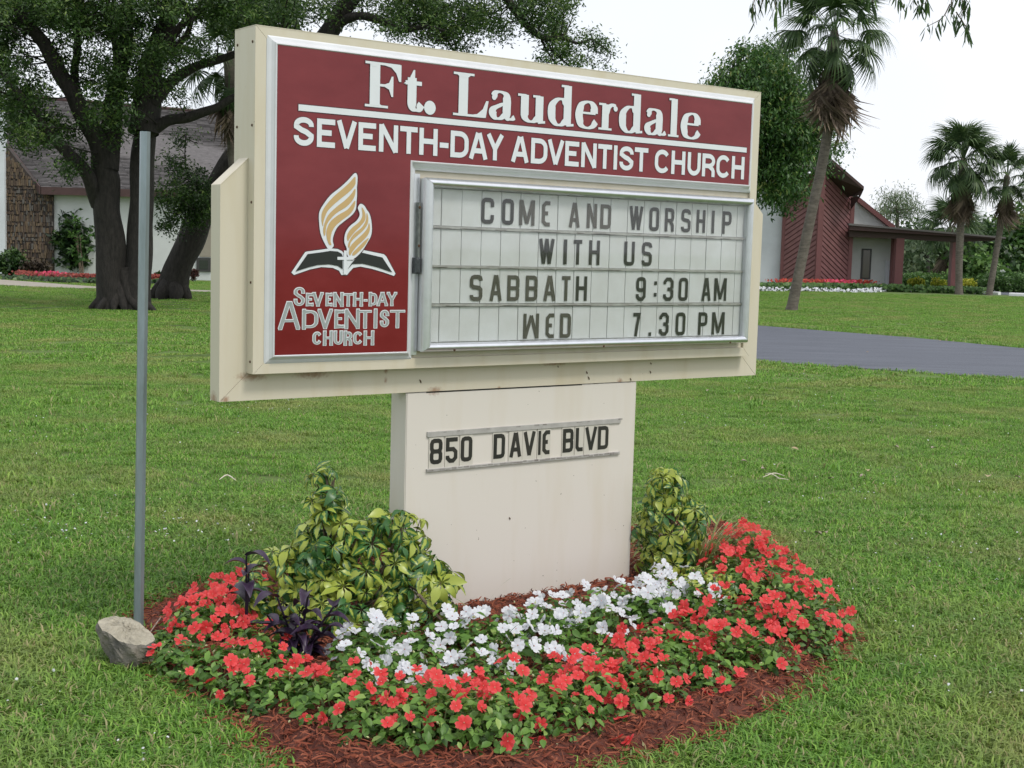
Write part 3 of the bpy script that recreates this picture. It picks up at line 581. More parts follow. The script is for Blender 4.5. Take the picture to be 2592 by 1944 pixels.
# emblem: book, flames, small cross (crop coordinates of the survey)
def e7(x, y): return sp(500+x*.31646, 400+y*.31646, RD)
def shape(pts, grow=0.0):
    P = np.array([e7(*p) for p in pts]); return [tuple(v) for v in P]
WL, BK, GD = 0, 1, 2
def closed_smooth(pts, n=4):
    P = [np.array(p, float) for p in pts]; out = []; m = len(P)
    for i in range(m):
        a, b, c, d = P[i-1], P[i], P[(i+1) % m], P[(i+2) % m]
        for t in np.linspace(0, 1, n, endpoint=False): out.append(.5*((2*b)+(-a+c)*t+(2*a-5*b+4*c-d)*t*t+(-a+3*b-3*c+d)*t**3))
    return out
def emblem(name, outline, holes, y, stripes=()):
    k = Ink(); P = shape(closed_smooth(outline)); k.stroke(P, .0075, 0, 0, y, 1, True); k.poly(P, 0, 0, y-.0004, 0)
    for h in holes:
        k.poly(shape(closed_smooth(h)), 0, 0, y-.0012, 2)
    return k.obj(name, [M['white_letter'], M['letter_edge'], M['flame']], red_panel)
fl1 = [(1255, 122), (1277, 140), (1277, 200), (1273, 235), (1275, 290), (1270, 350), (1265, 410), (1235, 455), (1180, 500), (1120, 550), (1090, 610), (1080, 660), (1087, 705), (1050, 730), (1020, 690), (985, 610), (972, 520), (972, 440), (1000, 380), (1060, 300), (1140, 235), (1200, 180)]
s1 = [[(1256, 150), (1262, 175), (1258, 215), (1220, 262), (1150, 320), (1085, 375), (1035, 430), (1008, 500), (1000, 545), (990, 500), (993, 440), (1020, 385), (1085, 310), (1155, 250), (1215, 195)],
      [(1258, 245), (1260, 280), (1245, 325), (1195, 385), (1110, 440), (1060, 490), (1030, 540), (1020, 610), (1010, 620), (1003, 575), (1015, 520), (1045, 455), (1105, 395), (1175, 340), (1225, 290)],
      [(1258, 340), (1250, 400), (1215, 450), (1150, 500), (1100, 545), (1070, 600), (1062, 660), (1068, 695), (1050, 690), (1032, 640), (1030, 580), (1060, 510), (1125, 455), (1200, 410)]]
fl2 = [(1300, 366), (1330, 380), (1352, 415), (1370, 440), (1385, 490), (1392, 560), (1385, 620), (1360, 670), (1330, 720), (1300, 760), (1255, 800), (1225, 810), (1195, 775), (1190, 720), (1172, 670), (1180, 600), (1215, 545), (1270, 500), (1295, 450), (1280, 400)]
s2 = [[(1310, 395), (1330, 420), (1340, 455), (1335, 500), (1300, 545), (1255, 590), (1215, 640), (1200, 665), (1192, 640), (1200, 600), (1235, 555), (1290, 510), (1315, 460)],
      [(1350, 440), (1362, 480), (1355, 530), (1320, 580), (1270, 625), (1225, 670), (1210, 720), (1200, 700), (1212, 660), (1250, 605), (1310, 555), (1342, 500)],
      [(1368, 520), (1376, 560), (1362, 610), (1320, 660), (1275, 700), (1235, 750), (1215, 780), (1207, 750), (1220, 705), (1260, 660), (1320, 605), (1355, 560)],
      [(1366, 640), (1340, 690), (1300, 735), (1255, 775), (1235, 778), (1240, 755), (1280, 715), (1330, 665)]]
emblem('flame', fl1, s1, RD-.0006); emblem('flame', fl2, s2, RD-.0022)
k = Ink()
bkL = [(875, 748), (1010, 730), (1060, 722), (1120, 728), (1155, 745), (1180, 770), (1180, 935), (1150, 935), (1130, 900), (1080, 878), (990, 872), (900, 890), (770, 935), (750, 915), (860, 752)]
bkR = [(1180, 770), (1240, 760), (1320, 735), (1490, 770), (1510, 790), (1582, 925), (1570, 943), (1490, 915), (1390, 885), (1300, 868), (1245, 878), (1215, 910), (1195, 935), (1180, 935)]
for b in (bkL, bkR):
    P = shape(b); k.stroke(P, .007, 0, 0, RD-.0004, 1, True); k.poly(P, 0, 0, RD-.0009, 0)
k.k = 0
pgL = [(878, 768), (1000, 752), (1060, 742), (1120, 748), (1150, 765), (1158, 785), (1158, 890), (1120, 862), (1050, 850), (960, 855), (880, 875), (780, 908)]
pgR = [(1305, 755), (1475, 795), (1555, 915), (1440, 875), (1320, 845), (1235, 848), (1198, 890), (1230, 840), (1265, 800)]
k.poly(shape(pgL), 0, 0, RD-.0032, 1+1); k.poly(shape(pgR), 0, 0, RD-.0032, 2)
k.stroke(shape([(1115, 802), (1245, 802)]), .0115, 0, 0, RD-.0040, 0); k.stroke(shape([(1178, 740), (1176, 930)]), .0125, 0, 0, RD-.0042, 0)
k.obj('book', [M['white_letter'], M['letter_edge'], M['black_print']], red_panel)
def logo(line, y0a, y0b, t, thin):
    for ch, xa, xb, zt, zb in line:
        m = (zt+zb)/2; x0_, x1_ = e7(xa, m)[0], e7(xb, m)[0]; a_, b_ = e7((xa+xb)/2, zb)[1], e7((xa+xb)/2, zt)[1]
        put_letter(red_panel, ch, x0_+.0045, x1_-.0045, a_+.0045, b_-.0045, RD-.0006, t, .06, [M['grey_letter'], M['white_letter']], .0032, 6, serif=.0050, thin=thin)
logo([('S', 765, 862, 1022, 1192)], 0, 0, .0105, .0035)
logo([('E', 862, 928, 1073, 1190), ('V', 915, 1010, 1073, 1190), ('E', 1020, 1078, 1073, 1190), ('N', 1082, 1170, 1073, 1190), ('T', 1165, 1245, 1073, 1188), ('H', 1240, 1325, 1073, 1188), ('-', 1325, 1362, 1073, 1188), ('D', 1366, 1440, 1072, 1186), ('A', 1430, 1525, 1072, 1184), ('Y', 1510, 1597, 1072, 1184)], 0, 0, .0085, .0032)
logo([('A', 640, 825, 1147, 1372)], 0, 0, .0135, .005)
logo([('D', 832, 968, 1207, 1370), ('V', 955, 1085, 1207, 1370), ('E', 1090, 1172, 1206, 1368), ('N', 1172, 1300, 1206, 1366), ('T', 1285, 1395, 1206, 1364), ('I', 1398, 1448, 1205, 1362), ('S', 1455, 1535, 1205, 1362), ('T', 1535, 1662, 1205, 1360)], 0, 0, .0115, .0042)
logo([('C', 915, 995, 1380, 1500), ('H', 1000, 1085, 1380, 1500), ('U', 1085, 1165, 1380, 1500), ('R', 1165, 1240, 1380, 1500), ('C', 1240, 1322, 1380, 1498), ('H', 1325, 1415, 1380, 1498)], 0, 0, .0092, .0036)
# message cabinet behind the aluminium door
dx0, dx1, dz0, dz1 = .7315, 2.652, 1.167, 1.876; ix0, ix1, iz0, iz1 = .779, 2.6215, 1.2035, 1.8385; DF = -.052
MB().box(.702, .7295, -.004, .012, dz0-.012, dz1+.014).obj('hinge_strip', M['alu'], sign)['label'] = 'dull grey strip along the door side'
mb = MB().box(dx0+.004, ix0-.004, -.040, .004, dz0+.004, dz1-.004).box(ix1+.004, dx1-.004, -.040, .004, dz0+.004, dz1-.004).box(ix0-.004, ix1+.004, -.040, .004, dz0+.004, iz0-.004).box(ix0-.004, ix1+.004, -.040, .004, iz1+.004, dz1-.004)
mb.obj('door_casing', M['trim'], sign)
def rail(P0, P1, I0, I1, name):                   # rounded mitred rail between outer edge P0-P1 and inner edge I0-I1
    V = []; n = 9
    for k_ in range(n):
        s = k_/(n-1); d = DF + .024*(1-math.sin(math.pi*min(1, max(0, s)))**.55)
        for A, B in ((P0, I0), (P1, I1)): V.append((A[0]+(B[0]-A[0])*s, d, A[1]+(B[1]-A[1])*s))
    F = [(2*i, 2*i+1, 2*i+3, 2*i+2) for i in range(n-1)]; o = obj(name, V, F, M['alu'], sign, smooth=True); return o
O = [(dx0, dz0), (dx1, dz0), (dx1, dz1), (dx0, dz1)]; I4 = [(ix0, iz0), (ix1, iz0), (ix1, iz1), (ix0, iz1)]
for i in range(4):
    j = (i+1) % 4; a, b = np.array(O[i]), np.array(O[j]); u = (b-a)/np.linalg.norm(b-a)*.0008
    rail(tuple(a+u), tuple(b-u), tuple(np.array(I4[i])+u), tuple(np.array(I4[j])-u), 'door_rail')
MB().box(ix0-.01, ix1+.01, .000, .004, iz0-.01, iz1+.01).obj('letter_board', M['tile_seam'], sign)
g_ = MB().box(ix0-.006, ix1+.006, -.0285, -.0260, iz0-.006, iz1+.006).obj('door_glazing', M['acrylic'], sign)
def c8(x, y, d=-.006): return sp(1100+x*.3888, 450+y*.3888, d)
rows = [(1.6845, iz1-.002), (1.5225, 1.6725), (1.3650, 1.5125), (iz0+.002, 1.3520)]
TD = -.006; pitch = .1023; x_start = .732+.002
seams = [ix0-.004] + [.734+pitch*i for i in range(1, 19)] + [ix1+.004]; seams = [s for s in seams if s <= ix1+.005]
msg = [[('C', 302, 385), ('O', 437, 514), ('M', 550, 650), ('E', 697, 750), ('A', 873, 945), ('N', 990, 1055), ('D', 1078, 1147), ('W', 1265, 1355), ('O', 1397, 1460), ('R', 1498, 1557), ('S', 1604, 1665), ('H', 1703, 1760), ('I', 1803, 1819), ('P', 1872, 1930)],
       [('W', 677, 778), ('I', 838, 860), ('T', 903, 957), ('H', 1003, 1073), ('U', 1233, 1300), ('S', 1347, 1413)],
       [('S', 228, 310), ('A', 357, 437), ('B', 472, 550), ('B', 592, 668), ('A', 708, 787), ('T', 826, 881), ('H', 918, 990), ('9', 1310, 1373), (':', 1424, 1447), ('3', 1487, 1552), ('0', 1587, 1647), ('A', 1737, 1797), ('M', 1818, 1898)],
       [('w', 575, 677), ('E', 722, 775), ('D', 815, 885), ('7', 1290, 1340), ('.', 1391, 1411), ('3', 1460, 1522), ('0', 1568, 1630), ('P', 1715, 1773), ('M', 1803, 1885)]]
ymid = [lambda x: 215+(x-340)*.0535, lambda x: 480+(x-730)*.025, lambda x: 715+(x-270)*.010, lambda x: 963-(x-620)*.012]
hz = [[c8(343, 130)[1], c8(343, 300)[1]], [c8(730, 397)[1], c8(730, 562)[1]], [c8(270, 632)[1], c8(270, 803)[1]], [c8(850, 883)[1], c8(850, 1043)[1]]]
for ri, (za, zb) in enumerate(rows):
    for i in range(len(seams)-1):
        j = random.uniform(-.0006, .0006); MB().bbox(seams[i]+.0016+j, seams[i+1]-.0016+j, TD+random.uniform(-.0008, .0008), .0, za+random.uniform(0, .0012), zb-random.uniform(0, .0015), .0012).obj('panel', M['tile'], sign)
    zt, zb_ = hz[ri]
    zmid = (zt+zb_)/2; hh = .5*(zt-zb_)
    for ch, xa, xb in msg[ri]:
        yy = ymid[ri]((xa+xb)/2); a0, a1 = c8(xa, yy)[0], c8(xb, yy)[0]; zc = c8((xa+xb)/2, yy)[1]
        zc = zmid*.7+zc*.3; t = .0172 if ch not in 'I' else (a1-a0)
        old = (ri == 0 and ch in 'MEAND') or (ri == 3 and xa < 1000) or (ri == 2 and xa < 900)
        put_letter(sign, ch, a0, a1, zc-hh, zc+hh, TD-.0028, t, .0125, [M['letter_faded'] if old else M['letter_black'], M['tile']], 0, 2)
M['track'] = mat('dirty_clear_track', (.47, .47, .45), .4, noise=.5, nscale=22, var=(.30, .285, .265))
for zt in (1.6785, 1.5175, 1.3585): MB().box(ix0-.004, ix1+.004, -.0125, 0, zt-.0055, zt+.0055).obj('letter_track', M['track'], sign)
for zt in (1.6735, 1.5125, 1.3535, 1.8372):
    for q in range(30):
        x = random.uniform(ix0, ix1-.1); l = random.uniform(.02, .10); MB().box(x, x+l, -.0134, -.0125 if zt < 1.8 else 0, zt, zt+random.uniform(.0012, .0048)).obj('mould_streak', M['grime'], sign)
def dot(x, y, z, r, axis, m, name='screw'):
    V = []; F = []; n = 10
    for rr_, dd_ in ((r, 0), (r*.8, r*.45), (0.0001, r*.55)):
        for i in range(n):
            a = 2*math.pi*i/n; c, s_ = rr_*math.cos(a), rr_*math.sin(a)
            V.append((x+c, y-dd_, z+s_) if axis == 'y' else (x-dd_, y+c, z+s_))
    for l in range(2): F += [(l*n+i, l*n+(i+1) % n, (l+1)*n+(i+1) % n, (l+1)*n+i) for i in range(n)]
    return obj(name, V, F, m, sign)
for px, py in ((1149, 886), (1527, 876), (1847, 866)): a, z = sp(px, py, DF+.01); dot(a, DF+.006, z, .0055, 'y', M['rusty'])
for z in (2.335, 2.03, 1.745, 1.445, 1.145): dot(-.0025, .022, z, .0055, 'x', M['rusty'])
for z in (2.335, 2.03): dot(-.0025, .150, z, .0055, 'x', M['rusty'])
# latch bar and catch beside the door
MB().box(.7150, .7240, -.022, -.004, 1.50, 1.775).obj('latch_bar', mat('weathered_grey_metal', (.22, .24, .23), .5, .5, noise=.5, nscale=40), sign)
MB().bbox(.7000, .7280, -.030, -.004, 1.487, 1.552, .006).obj('catch', mat('dark_metal_catch', (.10, .11, .12), .35, .7, noise=.6, nscale=90), sign)
for z in (1.755, 1.60): dot(.7195, -.022, z, .006, 'y', M['rusty'])
# address strip on the pedestal
def c6(x, y): return sp(950+x*.33906, 950+y*.33906, PD)
at0, at1 = c6(383, 440), c6(1825, 340); ab0, ab1 = c6(378, 708), c6(1812, 578)
xa_, xb_ = at0[0], at1[0]; zt_ = (at0[1]+at1[1])/2; zb_ = (ab0[1]+ab1[1])/2
M['addr'] = mat('clouded_track_plastic', (.44, .43, .41), .4, noise=.25, nscale=20)
tr = MB().bbox(xa_, xb_, PD-.007, PD+.001, zt_-.012, zt_+.012, .0015).obj('address_track', M['addr'], sign)
MB().bbox(xa_, xb_, PD-.009, PD+.001, zb_-.008, zb_+.006, .0015).obj('address_track', M['addr'], sign)
for q in range(34):
    x = xa_ + (xb_-xa_)*q/34; MB().box(x, x+(xb_-xa_)/34*random.uniform(.6, 1.05), PD-.0098, PD-.009, zb_-.003+random.uniform(-.003, .003), zb_+random.uniform(.001, .006)).obj('mould_streak', M['grime'], sign)
for q in range(9):
    x = xa_ + (xb_-xa_)*(q+random.uniform(.05, .9))/9; MB().box(x, x+random.uniform(.01, .035), PD-.0076, PD-.007, zt_+.005, zt_+random.uniform(.008, .011)).obj('mould_streak', M['grime'], sign)
M['card'] = mat('clear_letter_card', (.56, .535, .48), .3)
adr = [('8', 403, 496), ('5', 522, 609), ('0', 633, 719), ('D', 878, 963), ('A', 998, 1087), ('V', 1100, 1191), ('I', 1212, 1231), ('E', 1243, 1298), ('B', 1395, 1474), ('L', 1491, 1546), ('V', 1560, 1650), ('D', 1657, 1735)]
zA0 = (c6(450, 663)[1]+c6(1695, 550)[1])/2; zA1 = (c6(450, 477)[1]+c6(1695, 373)[1])/2; prev = None
for ch, xa, xb in adr:
    ym = 570-(xa-450)*.085; a0, a1 = c6(xa, ym)[0], c6(xb, ym)[0]
    MB().box(a0-.004, a1+.004, PD-.004, PD-.001, zb_+.004, zt_-.004).obj('letter_card', M['card'], sign)
    put_letter(sign, ch, a0, a1, zA0, zA1, PD-.0048, min(.0185, a1-a0) if ch != 'I' else a1-a0, .0125, [M['letter_black'], M['tile']], 0, 2)
# dark joint under the cabinet and a few mud dauber specks
MB().box(C0+.10, C0+.95, PD-.0008, PD+.002, ZL0-.0065, ZL0-.0025).obj('joint_gap', M['dark'], sign)
for px, py, s in ((1064, 965, .012), (1485, 943, .010), (1490, 957, .012), (1596, 960, .009), (1646, 942, .010), (1647, 920, .007), (1412, 928, .006), (1512, 912, .01), (1290, 1312, .009)):
    a, z = sp(px, py, D1 if py < 1000 else PD); y_ = (D1 if py < 1000 else PD)
    MB().tube(smooth_line([(a-s*.4, y_-.001, z+s*.6), (a, y_-.003, z), (a+s*.3, y_-.001, z-s*.7)], 3), [.0012, .0026, .001], 5).obj('dried_mud_speck', M['rusty'], sign)

# ================================================================== pole and stone beside the sign
pb = G(349, 1612); pole_top = PT(367.5, 333, pb[1]*1.0)
pole = thing('metal_pole', 'bare galvanised steel post standing left of the sign behind the stone', 'post', pb)
h = pole_top[2]; lean_x = pole_top[0]-pb[0]; w = .0205
prof2 = [(-w, 0), (-w*.55, -w*.75), (w*.55, -w*.75), (w, 0), (w*.86, .008), (w*.48, -w*.45), (-w*.48, -w*.45), (-w*.86, .008)]
V = []; n = len(prof2); S_ = 24
for k_ in range(S_+1):
    t = k_/S_; V += [(x+lean_x*t, y, -.15+(h+.15)*t) for x, y in prof2]
F = [(k_*n+i, k_*n+(i+1) % n, (k_+1)*n+(i+1) % n, (k_+1)*n+i) for k_ in range(S_) for i in range(n)] + [tuple(range(S_*n, S_*n+n))]
prof3 = [(w*math.cos(a), w*math.sin(a)) for a in np.linspace(0, 2*math.pi, 13)[:-1]]
obj('post_channel', V, F, M['galv'], pole)
sb = G(308, 1705)
M['stone'] = mat('rough_grey_limestone', (.22, .20, .16), .9, noise=.7, nscale=12, bump=.7, bscale=45, var=(.085, .085, .08))
M['stone_top'] = mat('sunlit_broken_stone_top', (.40, .37, .29), .9, noise=.4, nscale=30, bump=.5, bscale=60)  # clean broken face, with sunlight on the top also put into its colour
def stone_block():
    XS = .84; top = [(-.145, .03, .168), (-.11, -.03, .155), (-.06, -.055, .140), (0, -.075, .118), (.055, -.085, .112), (.11, -.065, .108), (.125, -.02, .112), (.09, .03, .128), (.04, .065, .145), (-.02, .085, .165), (-.07, .08, .172), (-.115, .07, .172)]
    top = closed_smooth([np.array(p)*[XS, 1, .95] for p in top], 4); n = len(top); rg = np.random.default_rng(3); rings = []
    for t in np.linspace(0, 1, 9)[1:][::-1]:
        c = np.array([-.01, 0, .14]); rings.append([c + (np.array(p)-c)*[t, t, 1] + [0, 0, (1-t)*-.0 + .006*math.sin(9*p[0]*40*t+5*t)*(1-t) + (np.array([-.01, 0, .142])[2]-p[2])*(1-t)] for p in top])
    inner = rings[1:]; rings = [rings[0]]; k0 = rg.uniform(0, 6.3, 6)
    for s_ in np.linspace(0, 1, 12)[1:]:
        q = 1 - .10*s_ - .38*s_**2.2; ring_ = []
        for i, p in enumerate(top):
            a = 2*math.pi*i/n; b = .006*math.sin(3*a+k0[0]+4*s_)+.005*math.sin(7*a+k0[1]-6*s_)+.003*math.sin(13*a+9*s_+k0[2])
            x, y = p[0]*q, p[1]*(q+.05); l = math.hypot(x, y)+1e-6; ring_.append(np.array([x+x/l*b+.012*s_, y+y/l*b-.004*s_, p[2]*(1-s_)-.03*s_]))
        rings.append(ring_)
    allr = list(reversed(inner)) + rings; V = np.array([p for r_ in allr for p in r_]); V += rg.normal(0, .0016, V.shape); nr = len(allr)
    F = [(i*n+j, (i+1)*n+j, (i+1)*n+(j+1) % n, i*n+(j+1) % n) for i in range(nr-1) for j in range(n)]
    mi = [0 if i < len(inner) else 1 for i in range(nr-1) for j in range(n)]
    o = obj('stone', V, F + [tuple(range(n))], [M['stone_top'], M['stone']], midx=mi + [0]); o.location = (sb[0]-.005, sb[1]+.10, 0)
    setp(o, 'rough grey limestone rock with a pale sunlit broken top at the foot of the post', 'stone')
stone_block()

# ================================================================== planting in the bed
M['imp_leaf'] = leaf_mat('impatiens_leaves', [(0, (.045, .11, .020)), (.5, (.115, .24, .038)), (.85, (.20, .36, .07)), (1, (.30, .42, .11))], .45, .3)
M['red_petal'] = leaf_mat('coral_red_petals', [(0, (.62, .022, .022)), (.55, (.74, .050, .050)), (1, (.80, .12, .13))], .55, .35)
M['white_petal'] = leaf_mat('white_petals', [(0, (.66, .68, .76)), (1, (.82, .84, .88))], .5, .35)
M['petal_eye'] = mat('flower_eye', (.55, .20, .16), .6); M['bud'] = leaf_mat('pale_buds', [(0, (.45, .40, .25)), (1, (.55, .60, .30))], .5, .2)
M['stem'] = mat('green_stem', (.12, .16, .06), .6); M['twig'] = mat('grey_brown_twig', (.20, .15, .11), .9, noise=.4, nscale=40)
def basis(nrm, spin):
    n = nrm/np.linalg.norm(nrm, axis=-1, keepdims=True); a = np.cross(n, np.array([.3, .2, .93])); a /= np.linalg.norm(a, axis=-1, keepdims=True)+1e-9; b = np.cross(n, a)
    c, s = np.cos(spin)[:, None], np.sin(spin)[:, None]; return c*a+s*b, -s*a+c*b, n
def scatter_mesh(base_V, base_F, pos, X, Y, Z, scl, tint, extra=None):
    nb = len(base_V); n = len(pos); s = scl[:, None, None]
    V = pos[:, None, :] + s*(base_V[None, :, 0, None]*X[:, None, :] + base_V[None, :, 1, None]*Y[:, None, :] + base_V[None, :, 2, None]*Z[:, None, :])
    F = (base_F[None] + (np.arange(n)*nb)[:, None, None]).reshape(-1, base_F.shape[1])
    return V.reshape(-1, 3), F, np.repeat(tint, nb)
def leaf_base(L=1.0, W=.55, cup=.12, droop=.25, seg=4, tip=1.0):
    V = []; 
    for i in range(seg+1):
        t = i/seg; w = W/2*math.sin(math.pi*min(1, t*.93+.05))**.8*(1-.15*t) if 0 < i < seg else .02*W
        z = -droop*t*t*L
        V += [(t*L, -w, z+cup*w), (t*L, 0, z), (t*L, w, z+cup*w)]
    F = []
    for i in range(seg):
        a = i*3; F += [(a, a+3, a+4, a+1), (a+1, a+4, a+5, a+2)]
    return np.array(V), np.array(F)
LB, LF = leaf_base(1, .62, .35, .22, 3)
def flower_mesh(seed, petal, size=.0245):
    rg = np.random.default_rng(seed); V = []; F = []; T = []; mi = []
    for k in range(5):
        a0 = 2*math.pi*k/5 + rg.normal(0, .06); L_ = size*rg.uniform(.92, 1.1); Wd = size*rg.uniform(.80, .98); lift = rg.uniform(.02, .30); o = len(V); tilt = rg.normal(0, .12)
        P = [(.08, -.10), (.08, .10), (.45, -.42), (.48, 0), (.45, .42), (.80, -.50), (.84, 0), (.80, .50), (1.02, -.26), (.93, 0), (1.02, .26)]
        for x, y in P:
            z = (lift*x*x - .18*abs(y) + tilt*y)*size; xx, yy = x*L_, y*Wd; V.append((xx*math.cos(a0)-yy*math.sin(a0), xx*math.sin(a0)+yy*math.cos(a0), z + k*.0003)); T.append(min(1, max(0, .15+.75*x+rg.normal(0, .06))))
        f = [(0, 2, 3, 1), (1, 3, 4, 4), (2, 5, 6, 3), (3, 6, 7, 4), (5, 8, 9, 6), (6, 9, 10, 7)]
        F += [tuple(i+o for i in (q if q[2] != q[3] else q[:3])) for q in f]; mi += [0]*6
    o = len(V)
    for i in range(6): a = i*math.pi/3; V.append((.0022*math.cos(a), .0022*math.sin(a), .003)); T.append(0)
    V.append((0, 0, .0045)); T.append(0); F += [(o+i, o+(i+1) % 6, o+6) for i in range(6)]; mi += [1]*6
    return mesh_data('flower', V, F, [petal, M['petal_eye']], attrs={'tint': T}, midx=mi)
red_fl = [flower_mesh(i, M['red_petal']) for i in range(7)]; white_fl = [flower_mesh(20+i, M['white_petal'], .027) for i in range(6)]
def clump(name, label, group, cat, domes, flmesh, dens, leafn=1.0, flo_bias=1.0, leaf_col=None):
    """domes: (px, py, radius, height) where each mound of foliage meets the ground"""
    cs = [(G(px, py)[:2], r, h) for px, py, r, h in domes]; c0 = np.mean([c for c, r, h in cs], axis=0)
    root = thing(name, label, cat, (c0[0], c0[1], 0), 0, group); allP = []; allN = []
    for c, r, h in cs:
        n = int(2600*leafn*r*r*3.2+60*leafn); th = RNG.uniform(0, 2*math.pi, n); ph = np.arccos(RNG.uniform(-.05, 1, n)); sh = RNG.uniform(.62, 1.04, n)*(1+.10*np.sin(3*th+c[0]*9)+.08*np.sin(5*th+c[1]*13))
        d = np.column_stack([np.sin(ph)*np.cos(th), np.sin(ph)*np.sin(th), np.cos(ph)]); P = np.column_stack([c[0]-c0[0]+d[:, 0]*r*sh, c[1]-c0[1]+d[:, 1]*r*sh, .02+np.abs(d[:, 2])*h*sh]); allP.append(P); allN.append(d)
    P = np.vstack(allP); Nn = np.vstack(allN); nrm = Nn*[.55, .55, .4] + [0, 0, .55] + RNG.normal(0, .28, Nn.shape); X, Y, Z = basis(nrm, RNG.uniform(0, 6.283, len(P)))
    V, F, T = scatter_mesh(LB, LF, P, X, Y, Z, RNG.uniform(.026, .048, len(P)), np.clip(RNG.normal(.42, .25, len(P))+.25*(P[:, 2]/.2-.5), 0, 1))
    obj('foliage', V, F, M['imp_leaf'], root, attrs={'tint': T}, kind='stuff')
    sb_ = MB()
    for c, r, h in cs:
        for k in range(7):
            a = random.uniform(0, 6.28); q = random.uniform(.3, .9); e = (c[0]-c0[0]+r*q*math.cos(a), c[1]-c0[1]+r*q*math.sin(a), h*math.sqrt(1-q*q)*.95+.02)
            sb_.tube(smooth_line([(c[0]-c0[0], c[1]-c0[1], .0), ((e[0]+c[0]-c0[0])/2+.01, (e[1]+c[1]-c0[1])/2, e[2]*.45), e], 3), [.004, .002], 5)
    sb_.obj('stems', M['stem'], root)['kind'] = 'stuff'
    placed = []
    for (c, r, h) in cs:
        want = int(dens*r*r*3.14*(1+h*2)); tries = 0; got = 0
        while got < want and tries < want*12:
            tries += 1; th = random.uniform(0, 6.28); ph = math.acos(random.uniform(.0, 1))
            d = np.array([math.sin(ph)*math.cos(th), math.sin(ph)*math.sin(th), math.cos(ph)])
            if d[1] > .55 and random.random() < .6: continue
            if d[2] < .35 and random.random() > .30/flo_bias: continue
            p = np.array([c[0]+d[0]*r*1.05, c[1]+d[1]*r*1.05, .035+d[2]*h*1.08 + random.uniform(0, .018)])
            if any(np.linalg.norm(((p[:2]-c2)/r2)) < .82 and p[2] < h2*.8 for c2, r2, h2 in cs if (c2 != c).any()): continue
            if any(np.linalg.norm(p-q) < .022 for q in placed): continue
            placed.append(p); got += 1
            nr = Vector(d*[.6, .6, .5]+np.array([0, -.42, .5])+np.array([random.gauss(0, .48), random.gauss(0, .38), random.gauss(0, .35)])).normalized()
            o = link('flower', random.choice(flmesh), root); o.rotation_mode = 'QUATERNION'
            o.rotation_quaternion = nr.to_track_quat('Z', 'Y') @ Euler((0, 0, random.uniform(0, 6.28))).to_quaternion()
            o.location = (p[0]-c0[0], p[1]-c0[1], p[2]); dens_ = 0; sc_ = random.choice([random.uniform(.62, .85), random.uniform(.88, 1.15), random.uniform(.88, 1.15)]); o.scale = (sc_, sc_, sc_*random.choice([1, 1, .8, 1.8]))
    # closed buds
    nb = 10*len(cs); bi = RNG.integers(0, len(P), nb); BV, BF = tube_arrays([(0, 0, 0), (0, 0, .5), (0, 0, 1)], [.25, .35, .05], 5, cap=False); BF = np.array(BF)
    X, Y, Z = basis(Nn[bi]+RNG.normal(0, .4, (nb, 3)), np.zeros(nb)); V, F, T = scatter_mesh(BV, BF, P[bi]*[1.05, 1.05, 1.08]+[0, 0, .01], X, Y, Z, RNG.uniform(.008, .013, nb), RNG.uniform(0, 1, nb))
    obj('buds', V, F, M['bud'] if flmesh is white_fl or True else M['bud'], root, attrs={'tint': T}, kind='stuff')
    return root
RG, WG = 'coral red impatiens ringing the sign bed', 'white impatiens in the middle of the sign bed'
